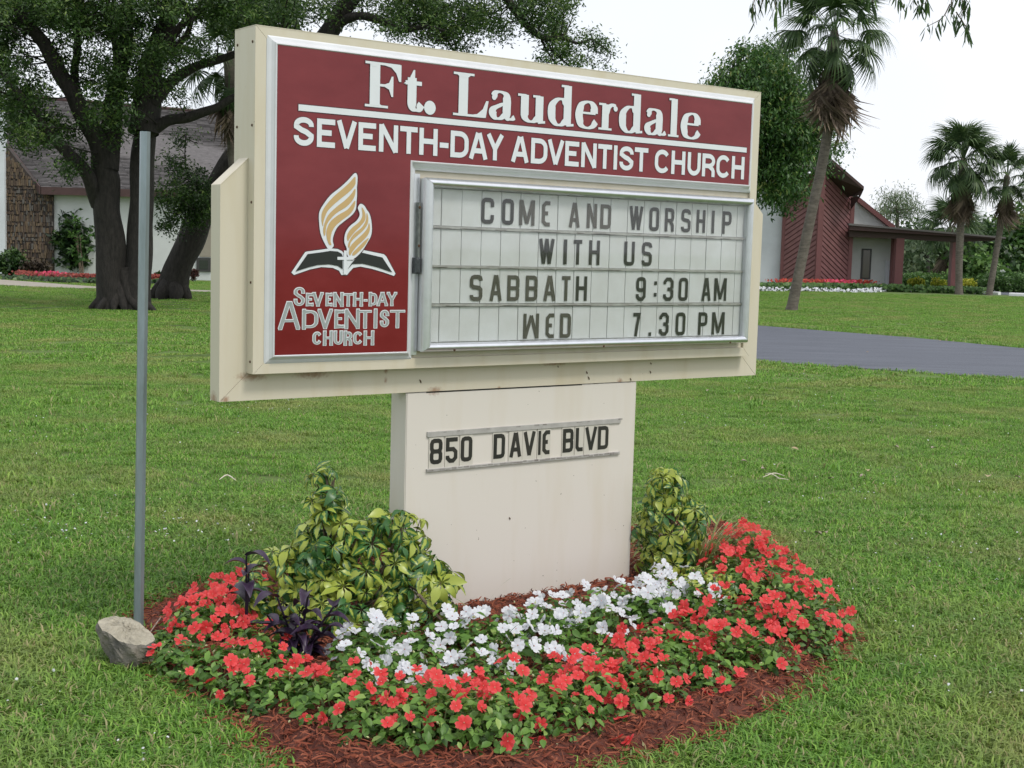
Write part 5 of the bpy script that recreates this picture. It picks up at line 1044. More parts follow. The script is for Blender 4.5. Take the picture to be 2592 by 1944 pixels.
oc = blob_cents(oak_blobs, OY, 1.3, 12.5); twigs(mb, oc, limbs_main+limbs_b, OY, .012, .4)
mb.obj('trunk', M['bark_dark'], oak, world=True, smooth=True)
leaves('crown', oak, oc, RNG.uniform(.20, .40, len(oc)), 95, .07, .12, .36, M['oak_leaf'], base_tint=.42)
# --- leaning oak between the post and the sign
lb_ = G(433, 757); LY = lb_[1]
lean = thing('oak_tree', 'leaning dark oak trunk between the post and the sign, its limbs reaching over the sign', 'tree', lb_)
limbs_l = [([(430, 762), (448, 690), (485, 600), (530, 505), (590, 410), (670, 300), (760, 180), (840, 70), (900, -20)], .40, .22, 0), ([(845, 62), (900, 42), (960, 50), (1020, 75), (1080, 68), (1130, 80)], .13, .04, -1), ([(760, 180), (700, 90), (660, 20), (600, -60)], .15, .08, .5),
  ([(900, -20), (1080, -60), (1240, -40), (1300, 20), (1330, 60), (1372, 95), (1420, 96), (1460, 108), (1500, 100)], .16, .02, -.5), ([(1368, 92), (1385, 130), (1410, 165), (1440, 200)], .035, .015, 0), ([(1372, 94), (1410, 140), (1450, 175), (1470, 205)], .03, .012, 0), ([(880, 5), (960, -20), (1060, 10), (1100, 40), (1120, 80), (1150, 130)], .07, .02, 0)]
mb = limb_mesh(limbs_l, LY, 10)
for dx, dy in ((-.5, -.2), (.3, -.5), (.55, -.1), (-.2, -.5), (.0, .4)):
    V, F = tube_arrays(smooth_line([(lb_[0]+.05, LY, .5), (lb_[0]+dx*.7, LY+dy*.7, .15), (lb_[0]+dx, LY+dy, -.08)], 4), [.30, .2, .06], 8, rough=.05); mb.add(V, F)
lean_blobs = [(760, 20, 80, 30, .8), (870, 20, 50, 40, .45), (980, 30, 50, 35, .7), (1060, 25, 60, 40, 1.3), (1150, 40, 70, 40, 1.3), (1230, 60, 50, 30, .9), (1000, 70, 40, 20, .7), (1120, 95, 60, 25, .9), (1170, 120, 40, 14, .5), (1260, 90, 30, 15, .5), (1240, 10, 50, 20, .5), (1330, 20, 30, 40, .9), (1380, 60, 40, 35, 1.2), (1400, 10, 50, 30, 1.0), (1420, 110, 40, 30, .9), (1400, 150, 40, 20, .5), (1460, 160, 30, 20, .6), (1490, 100, 40, 15, .55), (1520, 140, 25, 40, .35), (1540, 170, 20, 20, .2), (700, 60, 60, 60, .8), (1000, -60, 200, 60, .5), (1300, -60, 120, 50, .5), (600, 60, 60, 60, .7)]
low = [(470, 350, 40, 30, .25), (440, 430, 40, 40, .35), (490, 470, 40, 50, .7), (450, 500, 50, 40, .9), (430, 560, 40, 25, .5), (480, 540, 40, 30, .9), (520, 520, 40, 30, .7)]
lc = blob_cents(lean_blobs, LY, 1.0, 19.0); lc2 = blob_cents(low, LY-1.5, .4, 20); twigs(mb, lc, limbs_l, LY, .012, .35)
lowl = [([(530, 505), (500, 480), (470, 420), (470, 340)], .03, .012, 0), ([(520, 520), (470, 530), (430, 560)], .03, .01, 0)]
for q in lowl: V, F = tube_arrays(smooth_line([PT(x, y, LY-1.2) for x, y in q[0]], 6), [q[1], q[2]], 6); mb.add(V, F)
twigs(mb, lc2, lowl, LY-1.3, .008, .6)
mb.obj('trunk', M['bark_dark'], lean, world=True, smooth=True)
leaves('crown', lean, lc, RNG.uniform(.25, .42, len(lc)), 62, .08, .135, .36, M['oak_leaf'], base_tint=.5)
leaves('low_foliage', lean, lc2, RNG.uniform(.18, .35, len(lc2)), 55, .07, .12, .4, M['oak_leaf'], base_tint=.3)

# --- cabbage palms
def fan_mesh(seed, m, L_=.95, n=42, droop=.9, closed=False, name='frond'):
    rg = np.random.default_rng(seed); V = []; F = []; T = []; pet = .95 if not closed else .55; arch = .12*rg.uniform(.4, 1.4)
    o = 0
    for i in range(5):                           # petiole
        t = i/4; z = arch*pet*math.sin(t*1.6)-.05*t; V += [(t*pet, -.018, z), (t*pet, .018, z)]; T += [.5, .5]
    F += [(2*i, 2*i+1, 2*i+3, 2*i+2) for i in range(4)]
    hx, hz = pet, V[-1][2]
    for k in range(n):
        s = (k/(n-1)-.5)*2; a = s*(2.15 if not closed else .8) + rg.normal(0, .04); l = L_*(1-.35*abs(s)**1.6)*rg.uniform(.88, 1.08); w = .026*L_; o = len(V); tn = rg.uniform(0, 1); dr = droop*rg.uniform(.7, 1.3)
        mid = .32*(1-abs(s)); px0, pz0 = hx+mid*.6*(1-closed), hz-mid*.12
        for i in range(5):
            t = i/4; rr_ = l*t; x = px0+rr_*math.cos(a)*(1-.28*dr*t); y = rr_*math.sin(a)*(1-.25*dr*t); z = pz0-dr*l*t**2.1*.75+.05*math.cos(k*math.pi)*w*4*(1-t); ww = w*(1 if t < .5 else (1-t)*2)*.9+.002
            ux, uy = -math.sin(a), math.cos(a); V += [(x-ux*ww, y-uy*ww, z), (x+ux*ww, y+uy*ww, z+.004)]; T += [min(1, max(0, tn*.7+.3*t))]*2
        F += [(o+2*i, o+2*i+1, o+2*i+3, o+2*i+2) for i in range(4)]
    return mesh_data(name, V, F, m, attrs={'tint': T})
fans = [fan_mesh(i, M['palm_green'], .80, 36, .62+.16*i) for i in range(4)]; dead = [fan_mesh(10+i, M['palm_dead'], 1.05, 30, .5+.2*i, True, 'dead_frond') for i in range(3)]
def palm(label, path_px, Y, r0, r1, crown_r, nf, nd, group=None, up=1.2, low=-.9, hang=0.0, name='palm_tree', boots=True):
    P = [PT(x, y, Y) for x, y in path_px]; b = P[0].copy(); b[2] = 0; root = thing(name, label, 'tree', b, 0, group)
    q = smooth_line(P, 9); n = len(q); rad = np.interp(np.linspace(0, 1, n), [0, .04, .12, .85, .95, 1], [r0*1.25, r0*1.05, r0, r1, r1*1.2, r1*.5]); V, F = tube_arrays(q, rad, 12, rough=.02); obj('trunk', V, F, M['bark_palm'], root, smooth=True, world=True)
    top = q[-1]-b; k = crown_r/1.85
    for i in range(nf+nd):
        isd = i >= nf; az = i*2.39996+random.uniform(-.3, .3); el = (up - (up-low)*(i/max(1, nf-1))**1.15 if not isd else random.uniform(-1.5, -1.2)) + random.uniform(-.12, .12)
        o = link('dead_frond' if isd else 'frond', random.choice(dead if isd else fans), root); o.location = tuple(top + np.array([0, 0, random.uniform(-.15, .1)*k - (.45*k if isd else .12*k)])); o.rotation_euler = (random.uniform(-.25, .25), -el, az); s_ = k*random.uniform(.85, 1.1)*(random.uniform(.8, 1.7) if isd else 1); o.scale = (s_, s_, s_)
    return root
palm('tall leaning cabbage palm with shaggy drooping fronds standing alone on the lawn', [(2003, 790), (2020, 700), (2050, 560), (2080, 420), (2098, 310), (2106, 190), (2114, 70)], G(2003, 786)[1], .155, .14, 2.1, 40, 18, None, 1.3, -.95)
palm('nearer tall cabbage palm with a full round crown beyond the lawn by the canopy', [(2427, 748), (2428, 650), (2432, 560), (2436, 480), (2438, 400)], G(2425, 745)[1], .17, .19, 2.3, 64, 16, 'cabbage palms at the right edge beyond the lawn', 1.45, -.95)
palm('slimmer cabbage palm at the right edge with sparse crown and a brown skirt', [(2503, 750), (2515, 680), (2528, 600), (2538, 540), (2545, 480), (2550, 440)], G(2505, 747)[1], .15, .13, 1.9, 30, 14, 'cabbage palms at the right edge beyond the lawn', 1.4, -.8)
palm('short far cabbage palm whose crown shows just above the canopy roof', [(2400, 745), (2402, 650), (2405, 575)], 84, .2, .2, 2.5, 50, 6, None, 1.45, -.8)
palm('dark shaggy cabbage palm mostly hidden behind the left end of the sign', [(640, 758), (610, 560), (592, 400), (585, 280), (582, 130)], 34, .16, .14, 1.7, 24, 4, None, 1.3, -1.2)
# --- feathery palm and paler trees behind the canopy
def tree(name, label, base_px, Y, blobs, limbs, m, dens, per, L0, L1, asp, rad=(.4, .8), droop=0.0, bark=None, tint=.45, group=None, dY=1.2):
    b = PT(base_px[0], base_px[1], Y); b[2] = 0; root = thing(name, label, 'tree', b, 0, group); mb = limb_mesh(limbs, Y, 8); c = blob_cents(blobs, Y, dY, dens); twigs(mb, c, limbs, Y, .02, .3); mb.obj('trunk', bark or M['bark_dark'], root, world=True, smooth=True)
    leaves('crown', root, c, RNG.uniform(rad[0], rad[1], len(c)), per, L0, L1, asp, m, droop=droop, base_tint=tint); return root
tree('broadleaf_tree', 'full leafy green tree directly behind the right end of the sign', (1870, 735), 52, [(1850, 190, 45, 35, .8), (1900, 160, 50, 40, 1), (1950, 180, 60, 50, 1.3), (1985, 250, 60, 60, 1.4), (1920, 250, 60, 60, 1.5), (1940, 340, 70, 60, 1.5), (2020, 330, 50, 50, 1.1), (2055, 350, 40, 40, .8), (1990, 400, 60, 50, 1.2), (1950, 450, 50, 50, 1.4), (2010, 470, 40, 40, .9), (1960, 510, 40, 18, .7), (2095, 350, 30, 35, .45), (2075, 300, 30, 30, .6), (2070, 430, 25, 25, .4), (1830, 260, 60, 60, 1), (1850, 360, 60, 70, 1), (2030, 270, 40, 40, .8), (2095, 395, 20, 20, .25), (1985, 130, 30, 25, .5), (1940, 120, 20, 20, .2)],
     [([(1870, 740), (1880, 600), (1900, 480), (1930, 330), (1960, 220)], .22, .1), ([(1935, 480), (1990, 400), (2050, 350)], .12, .04), ([(1935, 470), (1880, 330), (1860, 220)], .12, .04)], M['ficus_leaf'], 15, 64, .16, .28, .34, (.42, .70), .35, tint=.42)
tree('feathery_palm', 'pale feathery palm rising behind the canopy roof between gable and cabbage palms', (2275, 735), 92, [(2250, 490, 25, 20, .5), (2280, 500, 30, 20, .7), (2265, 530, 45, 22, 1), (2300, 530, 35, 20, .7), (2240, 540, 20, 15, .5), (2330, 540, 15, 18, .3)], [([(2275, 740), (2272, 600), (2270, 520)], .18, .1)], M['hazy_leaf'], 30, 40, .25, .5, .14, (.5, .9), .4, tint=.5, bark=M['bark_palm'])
far = [('dark green tree filling the gap under the left half of the canopy', (2320, 735), 96, [(2310, 640, 60, 45, 1), (2340, 690, 60, 35, 1), (2290, 600, 40, 30, .8), (2370, 640, 40, 45, .9)], M['shrub_dark'], .45),
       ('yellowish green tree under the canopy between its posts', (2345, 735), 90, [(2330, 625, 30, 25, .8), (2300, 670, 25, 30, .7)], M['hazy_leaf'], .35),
       ('dark tree behind the two tall palms below the canopy tip', (2460, 735), 100, [(2450, 640, 50, 50, 1), (2500, 640, 50, 50, 1), (2480, 590, 35, 25, .8)], M['shrub_dark'], .5),
       ('bright green small tree right of the canopy post behind the hedge', (2450, 735), 84, [(2450, 660, 25, 35, .9), (2470, 700, 40, 25, 1), (2510, 690, 30, 25, .8)], M['shrub_mid'], .55),
       ('tall green tree at the right border behind the last palm', (2560, 735), 105, [(2540, 600, 50, 45, 1), (2590, 620, 50, 60, 1.1), (2610, 570, 40, 50, 1), (2505, 585, 30, 20, .6), (2650, 600, 60, 80, 1)], M['ficus_leaf'], .55),
       ('rounded dark tree above the tan house at the far right', (2590, 735), 112, [(2560, 650, 50, 35, 1), (2600, 660, 40, 30, 1), (2520, 660, 30, 30, 1)], M['shrub_dark'], .6)]
for lb, bp, Y, bl, m_, tn in far:
    x, y = bp; tree('background_tree', lb, bp, Y, bl, [([(x, y+5), (x, 690), (x, 640)], .3, .15)], m_, 16, 46, .3, .6, .5, (.8, 1.4), .1, tint=tn, group='trees beyond the hedge')
# hanging twigs from a tree overhead at the top right
ht = thing('hanging_branch', 'thin leafy twigs hanging in from above at the top right of the sky', 'branch', PT(2280, -120, 7.2))
hb = MB(); pts_l = []; hang = [[(2250, -80), (2270, -20), (2290, 20)], [(2290, -60), (2310, -10), (2330, 30)], [(2380, -80), (2405, -20), (2410, 20), (2415, 50)], [(2410, -30), (2440, 10), (2430, 45)], [(2440, -60), (2440, -10), (2450, 5)], [(2180, -60), (2200, -20), (2210, 5)], [(2405, 10), (2385, 45), (2345, 68)], [(1965, -60), (1940, -20), (1925, 15)], [(1985, -50), (1965, -5), (1962, 25)], [(2010, -60), (1995, -20), (1990, 15)], [(1935, -40), (1910, 0), (1905, 35)], [(2420, 30), (2440, 60), (2455, 85)], [(2330, -40), (2345, 0), (2330, 15)]]
for hpx in hang:
    q = smooth_line([PT(x, y, 7.2) for x, y in hpx], 6); V, F = tube_arrays(q, [.004, .0015], 5); hb.add(V, F)
    for p in q[4:]:
        for _ in range(2): pts_l.append(p+RNG.normal(0, .012, 3))
hb.obj('twigs', M['twig'], ht, world=True, kind='stuff')
P = np.array(pts_l); n = len(P); LV, LF_ = leaf_base(1, .24, .2, .1, 4); X, Y, Z = basis(RNG.normal(0, 1, (n, 3))*[1, .5, .3]+[0, -.6, 0], RNG.uniform(0, 6.28, n)); X = X*.45+np.array([0, 0, -.9]); V, F, T = scatter_mesh(LV, LF_, P, X, Y, Z, RNG.uniform(.045, .085, n), RNG.uniform(0, .8, n)); obj('leaves', V, F, M['oak_leaf'], ht, attrs={'tint': T}, kind='stuff', world=True)

# ================================================================== low planting far off
def bush(name, label, px, py, wpx, hpx, m, n, L0, L1, asp=.5, group=None, cat='shrub', depth=None, tint=.45, box=False, per=30):
    b = G(px, py); Y = b[1]; s = Y/F_PX; w, h = wpx*s/2, hpx*s; root = thing(name, label, cat, b, 0, group); c = []
    dp = depth or w
    for _ in range(n):
        if box: c.append((b[0]+random.uniform(-w, w), Y+random.uniform(-dp, dp), random.uniform(.1, .95)*h))
        else:
            d = np.array([random.gauss(0, 1) for _ in range(3)]); d /= np.linalg.norm(d); d *= random.uniform(.5, .92); c.append((b[0]+d[0]*w, Y+d[1]*dp, h*.5+d[2]*h*.45))
    mb = MB()
    for i in range(5): mb.tube([(b[0]+random.uniform(-.3, .3)*w, Y, -.03), (b[0]+random.uniform(-.6, .6)*w, Y, h*.6)], [.03, .01], 5)
    mb.obj('stems', M['twig'], root, world=True)['kind'] = 'stuff'; leaves('foliage', root, c, [min(w, h)*.45]*n, per, L0, L1, asp, m, squash=(1, 1, .7), base_tint=tint); return root
bush('tall_shrub', 'large dark glossy shrub against the white wall left of the oak', 192, 700, 92, 175, M['shrub_dark'], 130, .16, .34, .5, per=26, tint=.4)
bush('tall_shrub', 'paler top growth of the climbing plant beside the oak trunk', 205, 702, 55, 178, M['shrub_mid'], 14, .15, .3, .5, tint=.35, per=16)
bush('shrub', 'dark green shrub at the far left corner of the stone wall', 28, 702, 70, 70, M['shrub_dark'], 60, .12, .22, .5, tint=.55)
bush('shrub', 'low dark reddish shrub in front of the stone wall', 90, 704, 60, 50, leaf_mat('dark_reddish_leaves', [(0, (.02, .015, .012)), (1, (.07, .05, .03))], .6, .2), 46, .10, .2, .5)
bush('shrub', 'tiny dark shrub by the wall between post and leaning trunk', 405, 708, 22, 20, M['shrub_dark'], 14, .08, .16, .5)
bush('shrub', 'dark red leaved shrub just right of the leaning trunk', 492, 712, 16, 32, leaf_mat('maroon_leaves', [(0, (.03, .012, .012)), (1, (.10, .04, .03))], .6, .2), 14, .08, .16, .5)
bush('shrub', 'light green shrub at the corner of the red facade', 2165, 725, 40, 62, M['shrub_mid'], 50, .14, .26, .5, tint=.75)
bush('shrub', 'rounded green shrub in front of the white entrance wall', 2200, 728, 45, 30, M['shrub_mid'], 34, .12, .2, .5, tint=.6)
for i, (px, w_, lb) in enumerate(((2250, 28, 'golden green ball shrub left of the canopy post'), (2318, 34, 'golden shrub first right of the canopy post'), (2376, 36, 'golden shrub with spiky top left of the tall palm'), (2448, 38, 'golden shrub just right of the tall palm trunk'), (2213, 24, 'small golden shrub under the entrance door'))):
    bush('golden_shrub', lb, px, 731+.02*(px-2250), w_, 28, M['gold_leaf'], 36, .10, .2, .5, 'golden shrubs along the front border', tint=.55)
bush('hedge', 'clipped dark green hedge between the canopy posts', 2300, 726, 50, 30, M['shrub_mid'], 60, .12, .2, .5, 'clipped hedges', 'hedge', 1.0, .25, True)
bush('hedge', 'long clipped hedge behind the golden shrubs', 2400, 727, 170, 30, M['shrub_mid'], 190, .12, .2, .5, 'clipped hedges', 'hedge', 1.0, .4, True)
bush('hedge', 'clipped hedge running out of the picture behind the parking stops', 2570, 740, 130, 42, M['shrub_mid'], 200, .12, .2, .5, 'clipped hedges', 'hedge', 1.2, .3, True)
M['far_red'] = leaf_mat('far_red_flowers', [(0, (.18, .02, .015)), (.6, (.40, .04, .025)), (1, (.58, .10, .05))], .6, .2); M['far_pink'] = leaf_mat('far_pink_flowers', [(0, (.45, .03, .09)), (1, (.70, .08, .16))], .6, .2)
M['shaded_red'] = leaf_mat('shaded_red_flowers', [(0, (.12, .02, .015)), (1, (.34, .06, .04))], .6, .2)  # red petals darkened: shade by the left hall put into their colour
def strip(name, label, pts_, m, n, L0, L1, hgt, wid, cat='flowers'):
    P = smooth_line([G(*p) for p in pts_], 8); c = P[RNG.integers(0, len(P), n)] + np.column_stack([RNG.normal(0, wid*.5, n), RNG.uniform(-wid, wid, n), RNG.uniform(.03, hgt, n)])
    nrm = np.column_stack([RNG.normal(0, .5, n), RNG.normal(-.5, .4, n), RNG.uniform(.2, 1, n)]); X, Y, Z = basis(nrm, RNG.uniform(0, 6.28, n)); V, F, T = scatter_mesh(CARD_V*[1, .9, 1]-[.5, 0, 0], CARD_F, c, X, Y, Z, RNG.uniform(L0, L1, n), RNG.uniform(0, 1, n)); o = obj(name, V, F, m, attrs={'tint': T}); setp(o, label, cat, None, 'stuff')
strip('flower_border_leaves', 'green foliage under the flowers along the right church border', [(1900, 736), (2050, 736), (2200, 737), (2480, 745)], M['shrub_mid'], 4200, .12, .25, .34, .6, 'plants')
strip('red_flower_border', 'band of orange red flowers along the foot of the red facade', [(1965, 732), (2060, 733), (2130, 734), (2190, 734)], M['far_red'], 1700, .08, .17, .50, .6)
strip('pink_flower_border', 'pinker red flowers in the middle of the facade border', [(2095, 734), (2130, 735), (2150, 735)], M['far_pink'], 380, .08, .16, .52, .5)
strip('red_flower_border', 'scattered red flowers in the border under the canopy', [(2235, 736), (2300, 737), (2420, 742)], M['far_red'], 600, .10, .18, .20, .35)
strip('white_flower_border', 'row of white flowers edging the lawn before the facade and canopy', [(1925, 738), (2000, 738), (2100, 740), (2190, 741), (2235, 738), (2290, 739), (2380, 741), (2470, 745)], M['white_petal'], 560, .08, .16, .20, .32)
strip('red_flower_border', 'red flowers along the foot of the stone wall at far left', [(50, 706), (120, 712), (200, 714), (250, 715)], M['shaded_red'], 1500, .06, .13, .30, .35)
strip('pink_flower_border', 'pink flowers inside the left red border', [(120, 712), (135, 712), (150, 713)], M['far_pink'], 260, .06, .12, .34, .3)
strip('red_flower_border', 'red flowers at the wall between the post and leaning trunk', [(378, 713), (400, 714), (425, 715)], M['shaded_red'], 500, .06, .13, .28, .3)
strip('flower_border_leaves', 'green leaves under the left flower border', [(40, 709), (150, 715), (260, 718), (430, 719)], M['shrub_dark'], 1600, .08, .18, .16, .5, 'plants')

# ================================================================== buildings
M['stucco'] = mat('white_stucco', (.60, .63, .62), .9, noise=.12, nscale=1.2, bump=.3, bscale=30)
M['stucco_w'] = mat('cool_white_stucco', (.62, .66, .70), .9, noise=.14, nscale=1.0, bump=.3, bscale=30)
M['shingle'] = mat('grey_brown_shingles', (.130, .122, .122), .95, noise=.5, nscale=5, bump=.4, bscale=30, var=(.078, .072, .073))
M['fascia'] = mat('brown_fascia', (.070, .036, .034), .7, noise=.3, nscale=3); M['soffit'] = mat('dark_brown_soffit', (.055, .035, .030), .8)
M['redwood'] = mat('red_stained_board', (.215, .098, .098), .6, noise=.35, nscale=3, var=(.145, .06, .064)); M['redtrim'] = mat('red_brown_trim', (.17, .064, .064), .6, noise=.2, nscale=2)
M['pane'] = mat('dark_window_glass', (.03, .035, .035), .06, 0, spec=.8); M['winframe'] = mat('dark_window_frame', (.04, .04, .038), .5); M['beige'] = mat('beige_panel', (.30, .27, .22), .8, noise=.1)
chips = [mat('stone_chip_%s' % n, c, .9, noise=.4, nscale=9) for n, c in (('tan', (.155, .115, .080)), ('brown', (.105, .074, .055)), ('grey', (.135, .125, .115)), ('ochre', (.165, .115, .070)), ('dark', (.055, .045, .040)))]
def quad_box(name, A, B, zb, zt, th, m, parent, zt2=None, zb2=None):   # upright slab between plan points A and B
    A, B = np.array(A[:2]), np.array(B[:2]); n = B-A; n = np.array([-n[1], n[0]])/np.linalg.norm(n)*th; zt2 = zt if zt2 is None else zt2; zb2 = zb if zb2 is None else zb2
    V = [(*A, zb), (*B, zb2), (*B, zt2), (*A, zt), (*(A+n), zb), (*(B+n), zb2), (*(B+n), zt2), (*(A+n), zt)]
    return obj(name, V, [(0, 1, 2, 3), (5, 4, 7, 6), (4, 0, 3, 7), (1, 5, 6, 2), (3, 2, 6, 7), (4, 5, 1, 0)], m, parent, world=True)
# --- left hall
LYd = 53.5
lh = thing('church_hall', 'low church hall with grey shingle roof, stone veneer and white walls behind the oaks', 'building', PT(100, 703, LYd) * [1, 1, 0])
def L(px, py, Y=LYd): return PT(px, py, Y)
w0, w1 = L(138, 700), L(900, 720); quad_box('wall', w0, w1, 0, L(140, 484)[2], .3, M['stucco'], lh)
w2 = L(-330, 690); w3 = L(15, 700, LYd-.25); quad_box('end_wall', (w2[0], LYd-.3), (w3[0], LYd-.3), 0, L(0, 330)[2]+3, .3, M['stucco_w'], lh)
# stone veneer wall: backing plus individual chips
sx0, sx1 = L(15, 700)[0], L(138, 700)[0]; zr0, zr1, zr2 = L(15, 362)[2], L(104, 478)[2], L(138, 484)[2]; xr = L(104, 478)[0]
V = [(sx0, LYd-.1, 0), (sx1, LYd-.1, 0), (sx1, LYd-.1, zr2), (xr, LYd-.1, zr1), (sx0, LYd-.1, zr0), (sx0, LYd+.2, 0), (sx1, LYd+.2, 0), (sx1, LYd+.2, zr2), (xr, LYd+.2, zr1), (sx0, LYd+.2, zr0)]
obj('stone_wall', V, [(0, 1, 2, 3, 4), (9, 8, 7, 6, 5), (0, 5, 6, 1), (1, 6, 7, 2), (2, 7, 8, 3), (3, 8, 9, 4), (4, 9, 5, 0)], chips[4], lh, world=True)
V = []; F = []; mi = []; z = .0
while z < zr0:
    x = sx0+random.uniform(0, .06); h_ = random.uniform(.12, .30)
    while x < sx1-.03:
        w_ = random.uniform(.045, .105); zt_ = z+h_*random.uniform(.75, 1.02)+random.uniform(-.06, .06); xm = x+w_/2; lim = zr2 if xm > xr else zr1+(zr0-zr1)*(xr-xm)/(xr-sx0)
        if zt_ < lim-.02:
            o = len(V); d = random.uniform(.02, .06); j = lambda: random.uniform(-.015, .015); a = [(x+.008+j(), z+.008+j()), (x+w_-.008+j(), z+.008+j()), (x+w_-.008+j(), zt_+j()), (x+.008+j(), zt_+j())]
            V += [(p[0], LYd-.1-d, p[1]) for p in a] + [(p[0], LYd-.098, p[1]) for p in a]; F += [(o, o+1, o+2, o+3)] + [(o+i, o+4+i, o+4+(i+1) % 4, o+(i+1) % 4) for i in range(4)]; mi += [random.choice([0, 0, 1, 1, 2, 3, 4])]*5
        x += w_
    z += h_*.92
obj('stone_veneer', V, F, chips, lh, midx=mi, kind='stuff', world=True)
# roof
ea, eb = L(104, 474, LYd-.5), L(900, 502, LYd-.3); ra_, rb_ = PT(-75, 236, 63), PT(900, 318, 65.5)
V = [tuple(ea), tuple(eb), tuple(rb_), tuple(ra_)]; V += [(v[0], v[1], v[2]-.16) for v in V]
roof = obj('roof', V, [(0, 1, 2, 3), (7, 6, 5, 4), (0, 4, 5, 1), (1, 5, 6, 2), (2, 6, 7, 3), (3, 7, 4, 0)], [M['shingle']], lh, world=True)
cs = MB(); nC = 80
for i in range(nC):
    t0 = i/nC; a = ea+(ra_-ea)*t0; b = eb+(rb_-eb)*t0; a2 = ea+(ra_-ea)*(t0+.9/nC); b2 = eb+(rb_-eb)*(t0+.9/nC); up_ = np.array([0, -.01, .035])
    m_ = 30; 
    for j in range(m_):
        s0, s1 = (j+random.uniform(0, .04))/m_, (j+1)/m_; k_ = random.uniform(.6, 1.3)
        cs.quad(tuple(a+(b-a)*s0+up_*k_), tuple(a+(b-a)*s1+up_*k_), tuple(a2+(b2-a2)*s1+[0, 0, .008]), tuple(a2+(b2-a2)*s0+[0, 0, .008]))
        cs.quad(tuple(a+(b-a)*s0+[0, 0, .0]), tuple(a+(b-a)*s1+[0, 0, .0]), tuple(a+(b-a)*s1+up_*k_), tuple(a+(b-a)*s0+up_*k_))
o = cs.obj('shingle_courses', [M['shingle']], lh, world=True, kind='stuff')
mbr = MB(); mbr.tube([tuple(ra_+[0, 0, .05]), tuple(rb_+[0, 0, .05])], [.09, .09], 6); mbr.obj('ridge_cap', M['fascia'], lh, world=True)
mbr = MB(); q0, q1 = ea+[-.02, -.02, -.02], ra_+[-.02, 0, -.02]; mbr.add([tuple(q0+[0, 0, .06]), tuple(q1+[0, 0, .06]), tuple(q1+[0, 0, -.24]), tuple(q0+[0, 0, -.24]), tuple(q0+[-.05, 0, .06]), tuple(q1+[-.05, 0, .06]), tuple(q1+[-.05, 0, -.24]), tuple(q0+[-.05, 0, -.24])], [(0, 1, 2, 3), (7, 6, 5, 4), (0, 4, 5, 1), (2, 6, 7, 3), (3, 7, 4, 0)]); mbr.obj('rake_board', M['fascia'], lh, world=True)
quad_box('fascia', L(104, 474, LYd-.52), L(900, 502, LYd-.52), L(104, 492, LYd-.52)[2], ea[2]+.02, .06, M['fascia'], lh)
V = [(*L(104, 480, LYd-.5)[:2], ea[2]-.24), (*L(900, 480, LYd-.5)[:2], ea[2]-.24), (L(900, 480)[0], LYd+.1, ea[2]-.24), (L(104, 480)[0], LYd+.1, ea[2]-.24)]; obj('soffit', V, [(0, 3, 2, 1)], M['soffit'], lh, world=True)
for px0, px1 in ((497, 534), (600, 640)):
    a, b = L(px0, 680, LYd-.06), L(px1, 680, LYd-.06); zt_, zb2_ = L(px0, 652)[2], L(px0, 687)[2]; wf = quad_box('window', a, b, zb2_, zt_, .06, M['winframe'], lh)
    A_ = a+[.12, -.012, 0]; B_ = b+[-.12, -.012, 0]; o = quad_box('pane', A_, B_, zb2_+.10, zt_-.10, .01, M['pane'], wf)
a, b = L(505, 640, LYd-.04), L(640, 640, LYd-.04); quad_box('beige_panel', a, b, L(505, 650)[2], L(505, 570)[2], .04, M['beige'], lh)
# --- right church building
RY = 68.9
ch = thing('church_building', 'church with red diagonal board facade, white walls and a flat entrance canopy on posts', 'building', PT(2060, 728, RY)*[1, 1, 0])
def K(px, py, Y=RY): return PT(px, py, Y)
quad_box('wall', K(1700, 720, RY+.3), K(1976, 727, RY+.3), 0, K(1976, 500)[2]+3.4, .3, M['stucco_w'], ch)
